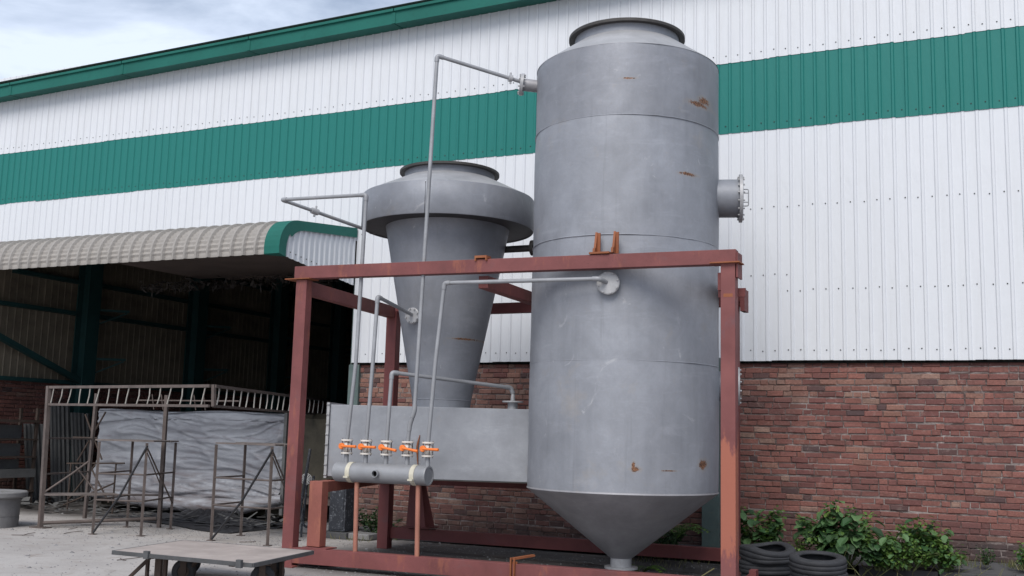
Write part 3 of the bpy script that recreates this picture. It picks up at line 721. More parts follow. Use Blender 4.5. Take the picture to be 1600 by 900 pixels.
fc = Vector((TX, TY, 3.24)); fd = (Vector((-3.875, 10.6, 3.24))-fc).normalized(); sf = fc+fd*1.09
nz4 = nozzle(tw, sf, fd, .08, .05, .125, M['flange'], 'front_nozzle', 8)

# ------------------------------------------------------------------ red support frame
fr = thing('support_frame', 'red oxide steel portal frame standing around the tower and cyclone', 'steel frame', (-5.2, 11.6, 0))
def post(x, y, z0, z1, wx=.155, wy=.12, mat='primer', name='post', **k):
    m = MB(); m.box(x-wx/2, x+wx/2, y-wy/2, y+wy/2, z0, z1); return m.build(name, M[mat], fr, bevel=.005, **k)
def plate(x0, x1, y0, y1, z0, z1, mat='primer', name='plate'):
    m = MB(); m.box(x0, x1, y0, y1, z0, z1); return m.build(name, M[mat], fr, bevel=.002)
def beam(p, q, w_, h, mat='primer', name='beam'):
    m = MB(); m.bar(p, q, w_, h); return m.build(name, M[mat], fr, bevel=.004)
FLX, FLY = -7.715, 10.40; FRX, FRY = -2.56, 10.60
post(FLX, FLY, .0, 3.385); pass
kp = NB('part_repainted_primer')
gp = kp.n('ShaderNodeNewGeometry'); sp = kp.n('ShaderNodeSeparateXYZ'); kp.l(gp.outputs['Position'], sp.inputs[0])
edge = kp.mul(sp.outputs['Z'], kp.ramp(kp.noise(4, 5, .7), .2, .8, -.8, .8), 'ADD') if False else None
hz = kp.n('ShaderNodeMath', operation='ADD'); kp.l(sp.outputs['Z'], hz.inputs[0]); kp.l(kp.ramp(kp.noise(3.5, 5, .7, stretch=(2, 2, .6)), .3, .7, -.35, .35), hz.inputs[1])
a_ = kp.ramp(hz.outputs[0], 1.55, 1.7, 1, 0); b_ = kp.ramp(hz.outputs[0], .45, .6, 0, 1); low = kp.mul(a_, b_)
base_ = kp.mix(kp.ramp(kp.noise(2.3, 5), .3, .7), (.14, .045, .044), (.205, .072, .068)); c_ = kp.mix(kp.mul(low, .85), base_, (.34, .115, .072))
c_ = kp.mix(kp.ramp(kp.noise(6, 5, .7, stretch=(1, 1, .4), loc=(3, 3, 3)), .58, .66, 0, .5), c_, (.13, .07, .08)); kp.bump(kp.noise(40), .2, .004)
M['primermix'] = kp.done(c_, .62, 0, .35)
post(FRX, FRY, .0, 3.385, .15, .13, 'primermix'); post(-7.87, 12.74, 0, 3.28, .165, .13, 'primerdk'); post(-3.05, 12.80, 0, 3.30, .15, .12, 'primerdk')
beam((FLX-.11, FLY, 3.475), (FRX+.08, FRY, 3.455), .13, .15)
plate(FLX-.22, FLX+.14, FLY-.10, FLY+.10, 3.388, 3.400, 'rust'); plate(FRX-.18, FRX+.13, FRY-.11, FRY+.10, 3.386, 3.400, 'rust')
m = MB(); m.box(FRX+.085, FRX+.10, FRY-.06, FRY+.14, 3.24, 3.50); m.build('end_plate', M['primerdk'], fr)
m = MB(); m.box(FRX-.115, FRX-.08, FRY-.02, FRY+.1, 3.12, 3.30); m.box(FRX-.14, FRX+.14, FRY+.10, FRY+.14, 3.06, 3.15); m.build('cleat', M['primerdk'], fr)
beam((FLX-.02, FLY+.07, 3.30), (-7.87, 12.67, 3.26), .12, .16); beam((FRX-.02, FRY+.07, 3.30), (-3.05, 12.73, 3.26), .12, .16, 'primerdk')
beam((-7.95, 12.86, 3.29), (-2.92, 12.9, 3.31), .11, .14, 'primerdk')
m = MB(); m.box(-2.955, -2.90, 12.78, 13.0, 3.17, 3.44); m.build('end_plate', M['primerdk'], fr)
beam((-5.36, 10.56, 3.30), (-5.40, 12.80, 3.28), .12, .14)
beam((FLX+.08, FLY, .135), (FRX-.077, FRY, .155), .13, .175); 
beam((-7.79, 12.80, .215), (-3.12, 12.85, .235), .11, .15, 'primerdk')
plate(FLX-.14, FLX+.14, FLY-.13, FLY+.13, .0, .02); plate(FRX-.14, FRX+.14, FRY-.13, FRY+.13, .0, .02)
post(-7.39, 10.46, .245, .995, .18, .13, 'orange'); plate(-7.52, -7.18, 10.36, 10.58, .224, .238, 'primer', 'base_plate')
beam((-7.39, 10.53, .93), (-7.86, 12.66, .95), .15, .125, 'orange')
beam((-7.78, 12.70, .95), (-5.7, 12.78, .96), .12, .12, 'primerdk')
m = MB(); m.add([(-7.45, 12.66, .89), (-7.27, 12.66, .89), (-7.17, 12.63, .33), (-7.47, 12.63, .33), (-7.45, 12.78, .89), (-7.27, 12.78, .89), (-7.17, 12.88, .33), (-7.47, 12.88, .33)],
    [(0, 3, 2, 1), (4, 5, 6, 7), (0, 1, 5, 4), (1, 2, 6, 5), (2, 3, 7, 6), (3, 0, 4, 7)]); m.build('support_leg', M['primerdk'], fr)
plate(-7.52, -7.12, 12.6, 12.92, .313, .328, 'primerdk')
# rusty lugs on the front beam
def lug(x):
    m = MB(); y = 10.545
    pts = [(y-.05, 3.555), (y+.05, 3.555), (y+.05, 3.79), (y+.035, 3.80), (y-.01, 3.62), (y-.04, 3.61)]
    n_ = len(pts); vs = [(x-.012, a, b) for a, b in pts]+[(x+.012, a, b) for a, b in pts]
    m.add(vs, [tuple(range(n_)), tuple(range(n_, 2*n_))[::-1]]+[(i, (i+1) % n_, n_+(i+1) % n_, n_+i) for i in range(n_)]); m.box(x+.012, x+.045, y+.035, y+.05, 3.555, 3.79); m.build('lug', M['rust'], fr)
lug(-4.01); lug(-3.80)
plate(-4.05, -3.82, 10.46, 10.60, 3.541, 3.562, 'rust', 'lug_plate')
m = MB(); m.box(-5.40, -5.25, 10.40, 10.52, 3.552, 3.578); m.box(-5.40, -5.385, 10.40, 10.44, 3.52, 3.552); m.box(-5.265, -5.25, 10.40, 10.44, 3.52, 3.552); m.build('small_bracket', M['rust'], fr)
m = MB(); m.box(-4.87, -4.855, 10.42, 10.45, -.0, .30); m.box(-4.83, -4.815, 10.42, 10.45, .0, .30); m.box(-4.87, -4.80, 10.452, 10.462, .0, .26); m.bar((-4.84, 10.43, .29), (-4.72, 10.70, .31), .05, .02); m.build('clamp', M['rust'], fr)
plate(FRX+.10, FRX+.17, 11.0, 11.12, .0, .30, 'primerdk', 'end_plate')
beam((FRX+.10, 10.7, .16), (-2.5, 11.3, .16), .05, .14, 'primerdk', 'cleat')
m = MB(); m.box(FRX-.045, FRX+.05, FRY-.0665, FRY-.0655, 3.04, 3.075); m.build('stamped_mark', M['rust'], fr)

# ------------------------------------------------------------------ truss rack, trestles
random.seed(9)
rack = thing('pipe_rack', 'tall brown steel rack with ladder truss top rails', 'steel rack', (-12, 12, 0))
def rod(parent, name, pts, r=.014, mat='brownsteel', seg=6):
    m = MB(); m.tube(pts, r, seg); return m.build(name, M[mat], parent)
def ladder(p, q, n_, name_top='top_rail'):
    p, q = Vector(p), Vector(q); dz = Vector((0, 0, -.265))
    m = MB(); m.bar(p, q, .04, .04); m.build('top_rail', M['brownsteel'], rack)
    m = MB(); m.bar(p+dz, q+dz, .035, .035); m.build('bottom_rail', M['brownsteel'], rack)
    for i in range(n_):
        a = p+(q-p)*(i+.6)/n_; b = a+(q-p).normalized()*random.uniform(-.09, -.02)
        md = (a+b+dz)/2+(q-p).normalized()*random.uniform(-.01, .03); rod(rack, 'strut', [a, md, b+dz], .010, 'palesteel', 5)
ladder((-13.5, 11.82, 2.13), (-9.65, 11.07, 2.13), 16)
ladder((-9.6, 11.10, 2.13), (-11.6, 16.6, 2.13), 20)
rod(rack, 'cross_bar', [(-13.4, 13.6, 2.0), (-11.0, 13.3, 2.0)], .014)
for xx in (-13.0, -12.8, -12.1, -11.9): rod(rack, 'strut', [(xx, 13.5, 2.1), (xx+.06, 13.5, 1.85)], .008)
m = MB(); m.bar((-13.40, 11.80, 0), (-13.50, 11.82, 2.15), .062, .062); m.build('post', M['brownsteel'], rack)
m = MB(); m.bar((-12.17, 12.99, 0), (-12.16, 12.95, 2.07), .055, .055); m.build('post', M['brownsteel'], rack)
m = MB(); m.bar((-14.2, 13.4, 0), (-14.15, 13.4, 2.1), .05, .05); m.build('post', M['brownsteel'], rack)
m = MB(); m.bar((-9.6, 11.1, 1.86), (-9.62, 11.1, 2.15), .045, .045); m.build('rail_end', M['brownsteel'], rack)
m = MB(); m.bar((-11.55, 16.5, 0), (-11.6, 16.6, 2.13), .05, .05); m.build('post', M['brownsteel'], rack)
m = MB(); m.obox((-13.13, 12.25, .50), (.30, .42, 0), (-.16, .09, 0), (0, 0, .012)); m.build('shelf', M['plank'], rack)
for z_ in (.8, 1.35): rod(rack, 'cross_bar', [(-13.45, 11.8, z_), (-14.18, 13.4, z_-.02)], .016)
rod(rack, 'cross_bar', [(-13.42, 11.8, .07), (-12.2, 12.95, .14)], .03); rod(rack, 'cross_bar', [(-13.44, 11.8, .5), (-12.2, 12.99, .5)], .016)
rod(rack, 'brace', [(-13.42, 11.82, .52), (-13.15, 12.1, .82), (-13.05, 12.3, 1.0)], .018); rod(rack, 'brace', [(-12.9, 12.4, .5), (-13.2, 12.2, .92)], .014)
m = MB(); m.box(-13.55, -13.25, 11.72, 11.88, 0, .015); m.build('foot_plate', M['brownsteel'], rack)

def trestle(label, a, b, c, d, top, over=.1, group='brown steel trestles in front of the tarpaulin'):
    """four legs a (front left), b (front right), c (back right), d (back left)"""
    t = thing('trestle', label, 'trestle', (a[0], a[1], 0), group)
    a, b, c, d = [Vector((*p, 0)) for p in (a, b, c, d)]; up = Vector((0, 0, top)); lean = Vector((-.03, .02, 0))
    for p in (a, b, c, d):
        m = MB(); m.bar(p, p+up+lean, .034, .034); m.build('leg', M['brownsteel'], t)
        m = MB(); m.box(p.x-.05, p.x+.05, p.y-.04, p.y+.04, 0, .012); m.build('foot', M['brownsteel'], t)
    for k in (.37, .655):
        for p, q in ((a, b), (b, c), (d, a)): rod(t, 'rung', [p+up*k+lean*k, q+up*k+lean*k], .014)
    rod(t, 'brace', [a+Vector((.03, -.02, .03)), (a+b)/2+up*.42, b+up*.97], .016, 'blacksheet'); rod(t, 'brace', [b+up*.95, c+up*.3], .013)
    rod(t, 'brace', [b+up*.9, (b+c)/2+up*.55], .01)
    n_ = 3
    for i in range(n_):
        f0, f1 = i/n_+.03, (i+1)/n_-.01
        p0 = a+(d-a)*f0; p1 = b+(c-b)*f0; q0 = a+(d-a)*f1; q1 = b+(c-b)*f1; e = (b-a).normalized()*over*random.uniform(.7, 1.4); z0 = top+.005+random.uniform(0, .01)
        vs = [v_+Vector((0, 0, z_))+lean for z_ in (z0, z0+.022) for v_ in (p0-e, p1+e, q1+e, q0-e)]
        m = MB(); m.add(vs, [(0, 3, 2, 1), (4, 5, 6, 7), (0, 1, 5, 4), (1, 2, 6, 5), (2, 3, 7, 6), (3, 0, 4, 7)]); m.build('plank', M['plank'], t)
    return t
trestle('left brown trestle with plank top, in front of the tarpaulin', (-12.10, 11.59), (-11.41, 11.83), (-11.85, 12.9), (-12.55, 12.7), 1.33, .07)
trestle('right brown trestle with plank top, beside the tall red post', (-10.26, 11.99), (-9.25, 11.96), (-9.35, 12.75), (-10.4, 12.8), 1.34, .03)

# ------------------------------------------------------------------ tarpaulin bundle
tb = thing('tarpaulin_bundle', 'big stack wrapped in a wrinkled silver grey tarpaulin', 'tarpaulin', (-13.8, 16, 0))
random.seed(14)
x0, x1, zt = -16.0, -11.55, 1.88
def fold(x, z):
    w1 = noise.noise(Vector((x*.45+7, 1, z*.9)))*1.1; w2 = noise.noise(Vector((x*1.1, 5, z*2)))*.35
    zz = z+w1*.35+w2*.2
    sag = 1-abs(noise.noise(Vector((x*.22+3, 2, zz*5.2))))*2.4              # long horizontal drapes
    cr_ = max(0, 1-abs(noise.noise(Vector((x*.9+11, 8, zz*7.5+x*.5))))*5.5)  # sharp creases
    fine = noise.noise(Vector((x*2.5, 9, zz*26)))*.5+noise.noise(Vector((x*7, 3, z*20)))*.3
    vert = max(0, 1-abs(noise.noise(Vector((x*2.6, 14, z*.7))))*6)*.4
    return .036*sag+.030*cr_+.008*fine+.012*vert
m = MB(); nxg, nzg = 190, 90; vs = []
for j in range(nzg+1):
    t = j/nzg; z = .20+(zt-.20)*t
    for i in range(nxg+1):
        s = i/nxg; x = x0+(x1-x0)*s; y = 15.28-fold(x, z)*(1 if t < .97 else .4)-.12*math.exp(-((z-.45)/.25)**2)+(.10*(1-t) if s > .97 else 0)
        zz = z+(.02*math.sin(x*2.3)-.02 if t > .9 else 0)-(.05*math.sin(PI*s)*(1-t)**2)
        vs.append((x+.03*noise.noise(Vector((z*4, x, 1)))*(1 if .02 < s < .98 else 2), y, zz))
m.add(vs, [(j*(nxg+1)+i, j*(nxg+1)+i+1, (j+1)*(nxg+1)+i+1, (j+1)*(nxg+1)+i) for j in range(nzg) for i in range(nxg)], True)
m.build('cover_front', M['tarp'], tb)
m = MB(); n2_ = 60; vs = []
for j in range(25):
    for i in range(n2_+1):
        x = x0+(x1-x0)*i/n2_; y = 15.22+j*.09; vs.append((x, y, zt-.03+.03*noise.noise(Vector((x*2, y*3, 0)))+.02*math.sin(x*2.3)))
m.add(vs, [(j*(n2_+1)+i, j*(n2_+1)+i+1, (j+1)*(n2_+1)+i+1, (j+1)*(n2_+1)+i) for j in range(24) for i in range(n2_)], True); m.build('cover_top', M['tarp'], tb)
m = MB(); m.box(x0+.06, x1-.05, 15.42, 17.3, .05, zt-.08); m.build('stack', M['olive'], tb)
m = MB(); m.tube([(x0+.1, 15.2, .34), (-15, 15.08, .24), (-13.5, 15.02, .20), (-12.2, 15.06, .22), (x1+.05, 15.2, .38)], [.09, .13, .13, .13, .08], 14); m.build('rolled_hem', M['tarp'], tb)
m = MB(); m.box(x1+.0, x1+.06, 15.2, 15.28, .1, 1.9); m.build('corner_batten', M['greysheet'], tb)
# olive covered tank beside it
ob = thing('covered_tank', 'dark olive covered tank between the tarpaulin and red post', 'tank', (-10.9, 16, 0))
m = MB(); pts = [(0, .45), (0, 1.5), (.15, 1.78), (.4, 1.88), (1.3, 1.86), (1.6, 1.7), (1.7, 1.4), (1.7, .45)]
n_ = len(pts); vs = [(x, 15.35+a, b+.03*noise.noise(Vector((a*3, b*3, x)))) for x in (-11.42, -11.0, -10.6, -10.2) for a, b in pts]
m.add(vs, [(k*n_+i, (k+1)*n_+i, (k+1)*n_+i+1, k*n_+i+1) for k in range(3) for i in range(n_-1)]+[tuple(range(n_)), tuple(range(3*n_, 4*n_))[::-1]]); m.build('cover', M['olive'], ob)
m = MB(); m.box(-11.3, -11.2, 15.4, 16.9, 0, .5); m.box(-10.4, -10.3, 15.4, 16.9, 0, .5); m.box(-11.3, -10.3, 15.4, 15.5, .3, .46); m.build('stand', M['brownsteel'], ob)
# black sheeting on the floor
random.seed(17)
m = MB(); n_ = 44; vs = []
for j in range(20):
    for i in range(n_+1):
        s, t = i/n_, j/19; x = -13.9+3.2*s; y = 13.2+1.8*t+.3*math.sin(s*5); h = .17*math.sin(PI*s)*math.sin(PI*t)*(.6+noise.noise(Vector((x*2.5, y*7, 1)))) + .02*noise.noise(Vector((x*9, y*14, 2)))
        vs.append((x, y, max(.006, h+.012)))
m.add(vs, [(j*(n_+1)+i, j*(n_+1)+i+1, (j+1)*(n_+1)+i+1, (j+1)*(n_+1)+i) for j in range(19) for i in range(n_)], True)
for k in range(26):
    xx = random.uniform(-13.6, -11.2); yy = random.uniform(13.1, 14.6); a = random.uniform(-.3, .3); L_ = random.uniform(.4, 1.2)
    m.tube([(xx+i*L_/5, yy+i*L_/5*a+.04*math.sin(i*2+k), .05+.05*random.random()) for i in range(6)], .012, 5)
o = m.build('plastic_sheeting', M['blacksheet'], None, (-12.3, 14, 0)); o['label'] = 'crumpled black plastic sheeting and hoses on the floor under the tarpaulin'; o['category'] = 'sheeting'

# ------------------------------------------------------------------ shelving and leaning sheets at far left
sh = thing('shelving', 'dark steel shelving with boards against the inner brick wall', 'shelving', (-17, 14.5, 0))
for (x, y) in ((-17.05, 14.72), (-16.95, 13.4), (-17.6, 14.8), (-17.0, 12.0)):
    m = MB(); m.bar((x, y, 0), (x, y, 1.85), .05, .05); m.build('post', M['soffit'], sh)
for z_, hgt, dep in ((1.60, .05, .4), (1.25, .03, .4), (.92, .03, .4), (.62, .16, .55), (.28, .04, .5)):
    m = MB(); m.box(-17.05-dep, -17.0, 11.9, 14.75, z_-hgt/2, z_+hgt/2); m.build('shelf', M['greysheet'] if hgt > .1 else M['soffit'], sh)
for z_ in (1.05, 1.40, .75):
    m = MB(); m.box(-17.35, -17.3, 12.0, 14.6, z_-.14, z_+.12); m.build('back_board', M['greysheet'], sh)
random.seed(19)
for i, (y, xx, h, lab) in enumerate(((15.25, -17.45, 1.55, 'narrow grey sheet leaning on the hall wall, leftmost and shortest'), (15.75, -17.35, 1.95, 'tall grey sheet leaning on the hall wall, middle of three'), (16.25, -17.3, 1.80, 'grey sheet leaning on the hall wall, nearest the silver tarpaulin'))):
    m = MB(); vs = []; k_ = 14
    for j in range(k_+1):
        yy = y-.26+.52*j/k_; dd_ = .02*math.sin(j*2.2); vs += [(xx+dd_, yy, .02), (xx-.28+dd_, yy, h)]
    m.add(vs, [(2*j, 2*j+2, 2*j+3, 2*j+1) for j in range(k_)]); o = m.build('leaning_sheet', M['greysheet'], None, (xx, y, 0)); sol = o.modifiers.new('thick', 'SOLIDIFY'); sol.thickness = .012
    o['label'] = lab; o['category'] = 'sheet'; o['group'] = 'grey sheets leaning on the hall wall'
jk = thing('scrap_stand', 'low tangle of brown steel legs and braces by the leaning sheets', 'scrap frame', (-15.3, 14.3, 0))
for p, q in (((-15.6, 14.3, 0), (-15.6, 14.3, .85)), ((-14.6, 14.4, 0), (-14.6, 14.4, .9)), ((-15.7, 14.3, .85), (-14.4, 14.4, .9)), ((-15.6, 14.3, .2), (-15.0, 14.3, .85)), ((-14.6, 14.3, .2), (-15.1, 14.3, .8)),
             ((-15.4, 14.35, 1.75), (-14.9, 14.35, .95)), ((-14.9, 14.35, 1.8), (-15.5, 14.35, .9)), ((-15.6, 14.3, 1.33), (-15.0, 14.3, 1.33)), ((-15.7, 14.3, .1), (-14.5, 14.3, .55))):
    rod(jk, 'bar', [p, q], .016, 'soffit')

# ------------------------------------------------------------------ planter
pl = thing('concrete_planter', 'round grey concrete ring planter at the left edge of the yard', 'planter', (-14.17, 11.45, 0))
m = MB(); m.lathe([(.46, 0), (.462, .15), (.458, .152), (.458, .17), (.464, .172), (.466, .43), (.46, .435), (.30, .435)], (-14.17, 11.45, 0), seg=56); m.build('bowl', M['concrete'], pl)
m = MB(); m.lathe([(.46, .435), (.54, .44), (.56, .46), (.56, .515), (.545, .53), (.37, .53), (.36, .52), (.36, .3), (0, .3)], (-14.17, 11.45, 0), seg=56); m.build('rim', M['concrete'], pl)

# ------------------------------------------------------------------ lamp, cabinet, hoop, stones
lp = thing('round_lamp', 'small round white grille lamp on a dark bent tube stand', 'lamp', (-9.74, 13.5, 0))
m = MB(); m.lathe([(0, .03), (.06, .025), (.085, 0), (.06, -.03), (0, -.04)], (-9.74, 13.45, .84), (.45, -.89, .1), 20); m.build('lamp_head', M['darkring'], lp)
m = MB()
for r_ in (.02, .04, .06, .08): m.lathe([(r_-.005, .036-r_*.2), (r_, .042-r_*.2), (r_+.005, .036-r_*.2)], (-9.74, 13.45, .84), (.45, -.89, .1), 20)
for k in range(6):
    a = k*PI/6; u = Vector((.89, .45, 0)); v = Vector((0, 0, 1)); c = Vector((-9.74, 13.45, .84))+Vector((.45, -.89, .1)).normalized()*.035; d = u*math.cos(a)+v*math.sin(a); m.bar(c-d*.08, c+d*.08, .006, .006)
m.build('grille', M['mesh'], lp)
m = MB(); m.tube(bend([(-9.76, 13.5, .78), (-9.80, 13.5, .15), (-9.62, 13.4, .12), (-9.50, 13.3, .9)], .08), .018, 8); m.tube([(-9.52, 13.2, 1.3), (-9.66, 13.15, 0)], .022, 8); m.tube([(-9.82, 13.5, .4), (-9.60, 13.2, .0)], .016, 8); m.build('stand', M['cabinet'], lp)
cb = thing('metal_cabinet', 'dark blue grey metal box with worn white paint behind the orange post', 'cabinet', (-9.15, 13.55, 0))
m = MB(); m.box(-9.28, -8.99, 13.42, 13.68, .10, .80); m.build('box_body', M['cabinet'], cb, bevel=.01)
m = MB(); m.box(-9.38, -8.90, 13.34, 13.78, 0, .095); m.build('plinth', M['kerb'], cb, bevel=.01)
m = MB(); m.box(-9.25, -9.02, 13.410, 13.419, .14, .76); m.build('door', M['cabinet'], cb)
m = MB(); n_ = 40
m.tube([(-7.50+.23*math.cos(2*PI*i/n_), 10.72+.17*math.sin(2*PI*i/n_), .012) for i in range(n_+1)], .011, 6, False)
o = m.build('hose_loop', M['blacksheet'], None, (-7.5, 10.72, 0)); o['label'] = 'loop of black hose lying under the red base beam'; o['category'] = 'hose'
random.seed(23)
for i, (x, y, a, b, h, lab) in enumerate(((-9.6, 13.9, .45, .2, .14, 'long pale stone slab beside the dark metal box'), (-8.75, 13.55, .22, .16, .09, 'flat grey slab at the right foot of the metal box'))):
    m = MB(); vs = [(x+sx_*a*(1+random.uniform(-.1, .1)), y+sy_*b*(1+random.uniform(-.1, .1)), z_+random.uniform(0, .01)) for z_ in (0, h) for sx_, sy_ in ((-1, -1), (1, -1), (1, 1), (-1, 1))]
    m.add(vs, [(0, 3, 2, 1), (4, 5, 6, 7), (0, 1, 5, 4), (1, 2, 6, 5), (2, 3, 7, 6), (3, 0, 4, 7)]); o = m.build('stone_slab', M['concrete'], None, (x, y, 0), bevel=.015); o['label'] = lab; o['category'] = 'slab'

# ------------------------------------------------------------------ cart
ct = thing('flatbed_cart', 'low flatbed cart with a dusty deck in the foreground', 'cart', (-7.5, 8.9, 0))
P0, P1, P2, P3 = (-8.29, 8.22), (-6.54, 8.25), (-6.73, 9.48), (-8.46, 9.44)
def slab(pts, z0, z1):
    m = MB(); n_ = len(pts); m.add([(*p, z0) for p in pts]+[(*p, z1) for p in pts], [tuple(range(n_))[::-1], tuple(range(n_, 2*n_))]+[(i, (i+1) % n_, n_+(i+1) % n_, n_+i) for i in range(n_)]); return m
slab([P0, P1, P2, P3], .300, .324).build('deck', M['carttop'], ct)
for a, b in ((P0, P1), (P1, P2), (P2, P3), (P3, P0)):
    m = MB(); m.bar((*a, .305), (*b, .305), .022, .040); m.build('edge_angle', M['cartsteel'], ct, bevel=.002)
for f in (.263, .925):
    x = P0[0]+(P1[0]-P0[0])*f; m = MB(); m.box(x-.030, x+.030, 8.197, 8.235, .275, .352); m.build('stake_pocket', M['cartsteel'], ct, bevel=.002)
m = MB(); m.box(-8.1, -6.75, 8.42, 8.48, .255, .298); m.box(-8.2, -6.85, 9.1, 9.16, .255, .298); m.box(-7.98, -7.92, 8.4, 9.2, .25, .294); m.box(-6.95, -6.89, 8.4, 9.2, .25, .294); m.build('under_frame', M['soffit'], ct)
for (x, y) in ((-7.70, 8.62), (-6.95, 9.1), (-8.15, 9.2), (-6.78, 8.72)):
    ax_ = (-.5, .87, 0) if y < 9 else (-.62, .78, 0); m = MB(); m.lathe([(.0, -.028), (.06, -.03), (.065, -.038), (.10, -.036), (.118, -.026), (.122, -.012), (.122, .012), (.118, .026), (.10, .036), (.065, .038), (.06, .03), (0, .028)], (x, y, .124), ax_, 32)
    wh = m.build('wheel', M['rubber'], ct); m = MB(); m.lathe([(0, -.05), (.03, -.046), (.035, -.032), (.058, -.03)], (x, y, .124), ax_, 16); m.build('hub', M['soffit'], wh)
    a_ = Vector(ax_).normalized(); b_ = Vector((a_.y, -a_.x, 0)); m = MB()
    for sg in (-1, 1): m.obox(Vector((x, y, .18))+a_*.052*sg, b_*.03, a_*.004, (0, 0, .07))
    m.obox((x, y, .252), b_*.075, a_*.062, (0, 0, .006)); m.build('fork', M['soffit'], ct)
for p, q, t_ in (((-8.02, 8.44, .29), (-8.02, 8.44, .03), .03), ((-7.98, 8.46, .28), (-8.24, 8.36, .0), .045), ((-7.90, 8.47, .28), (-7.90, 8.47, .0), .08), ((-7.83, 8.49, .28), (-7.83, 8.49, .02), .04),
             ((-7.60, 8.60, .29), (-7.70, 8.66, .16), .05), ((-7.48, 8.60, .29), (-7.66, 8.66, .14), .03), ((-7.10, 9.1, .28), (-7.16, 9.0, 0), .04), ((-7.02, 9.1, .28), (-7.02, 9.1, .04), .05), ((-6.84, 9.1, .28), (-6.84, 9.1, .04), .04), ((-7.1, 9.05, .26), (-6.8, 9.1, .26), .03)):
    m = MB(); m.bar(p, q, t_, .03); m.build('brace', M['soffit'], ct)

# ------------------------------------------------------------------ tyres
def tyre_mesh(deform=0.):
    m = MB(); R_, hw = .285, .082; prof = []
    secp = [(.182, -.062), (.19, -.078), (.22, -.085), (.255, -.084), (.275, -.076), (.284, -.062), (.286, -.03), (.283, -.028), (.283, -.022), (.286, -.020), (.286, .020), (.283, .022), (.283, .028), (.286, .03), (.284, .062), (.275, .076), (.255, .084), (.22, .085), (.19, .078), (.182, .062), (.188, .05), (.25, .05), (.262, 0), (.25, -.05), (.188, -.05), (.182, -.062)]
    seg = 48; vs = []
    for k in range(seg):
        a = 2*PI*k/seg; sag = 1+deform*math.cos(2*a+.6); dz = deform*.25*math.sin(a*2)
        for (r_, h_) in secp[:-1]:
            grv = -.004 if (k % 2 and abs(h_) > .045 and r_ > .27) else 0
            vs.append(((r_+grv)*sag*math.cos(a), (r_+grv)*(2-sag)*math.sin(a), h_+.084+(dz if h_ > 0 else 0)))
    n_ = len(secp)-1
    m.add(vs, [(k*n_+i, ((k+1) % seg)*n_+i, ((k+1) % seg)*n_+(i+1) % n_, k*n_+(i+1) % n_) for k in range(seg) for i in range(n_)], True); return m
t_norm = tyre_mesh().mesh('tyre', M['rubber']); t_def = tyre_mesh(.09).mesh('tyre', M['rubber'])
random.seed(4)
for (x, y, k, me, lab) in ((-1.84, 11.42, 0, t_norm, 'bottom tyre of the right hand stack of three'), (-1.835, 11.43, 1, t_norm, 'middle tyre of the right hand stack of three'), (-1.845, 11.41, 2, t_norm, 'top tyre of the right hand stack, flat with a round dark hole'),
                           (-2.50, 12.07, 0, t_norm, 'bottom tyre of the stack beside the red post'), (-2.52, 12.08, 1, t_norm, 'middle tyre of the stack beside the red post'), (-2.49, 12.05, 2, t_def, 'squashed top tyre of the stack beside the red post')):
    o = bpy.data.objects.new('tyre', me); COL.objects.link(o); o.location = (x, y, k*.150); o.rotation_euler = (random.uniform(-.01, .01)+(.10 if k == 2 else 0), random.uniform(-.02, .02), random.uniform(0, 3) if k < 2 else .1)
    o.scale = (1, 1, .9); o['label'] = lab; o['category'] = 'tyre'; o['group'] = 'old tyres stacked by the brick wall'

# ------------------------------------------------------------------ kerb, soil bank
m = MB(); x = -7.0; vs = []
m.add([(-9.4, 14.62, .10), (3.3, 14.62, .24), (3.3, 13.95, .135), (-1.6, 13.92, .12), (-3.4, 13.9, .05), (-9.4, 13.8, .004)], [(0, 5, 4, 3, 2, 1)])
o = m.build('soil', M['kerb'], kind='structure')
random.seed(29); x = -1.75; 
kb = thing('kerb', 'low broken dark concrete kerb along the foot of the brick wall', 'kerb', (0, 13.85, 0))
while x < 3.2:
    L_ = random.uniform(.7, 1.1); z_ = .13+random.uniform(-.03, .02); y_ = 13.82+random.uniform(-.02, .02)
    m = MB(); m.box(x, x+L_-.015, y_, y_+.13, 0, z_); m.build('kerb_stone', M['kerb'], kb, bevel=.012); x += L_

# ------------------------------------------------------------------ plants
def leaf_geo(m, p, d, up, L_, W_, fold_=.15):
    d = d.normalized(); s = d.cross(up)
    if s.length < .05: s = Vector((1, 0, 0))
    s.normalize(); n_ = s.cross(d)
    a = p; b = p+d*L_*.3; c = p+d*L_*.65; e = p+d*L_-n_*L_*.12; f = n_*W_*fold_
    vs = [a, b+s*W_*.42+f, b-s*W_*.42+f, c+s*W_*.5+f-n_*L_*.03, c-s*W_*.5+f-n_*L_*.03, e+s*W_*.18, e-s*W_*.18, b, c-n_*L_*.04]
    m.add(vs, [(0, 1, 7), (0, 7, 2), (1, 3, 8, 7), (7, 8, 4, 2), (3, 5, 6, 8), (8, 6, 4)], False)
lm = MB(); leaf_geo(lm, Vector((0, 0, 0)), Vector((1, 0, 0)), Vector((0, 0, 1)), 1, .72); LEAFM = lm.mesh('leaf', M['leaf'])
def rvec(z0=-1, z1=1): return Vector((random.uniform(-1, 1), random.uniform(-1, 1), random.uniform(z0, z1)))
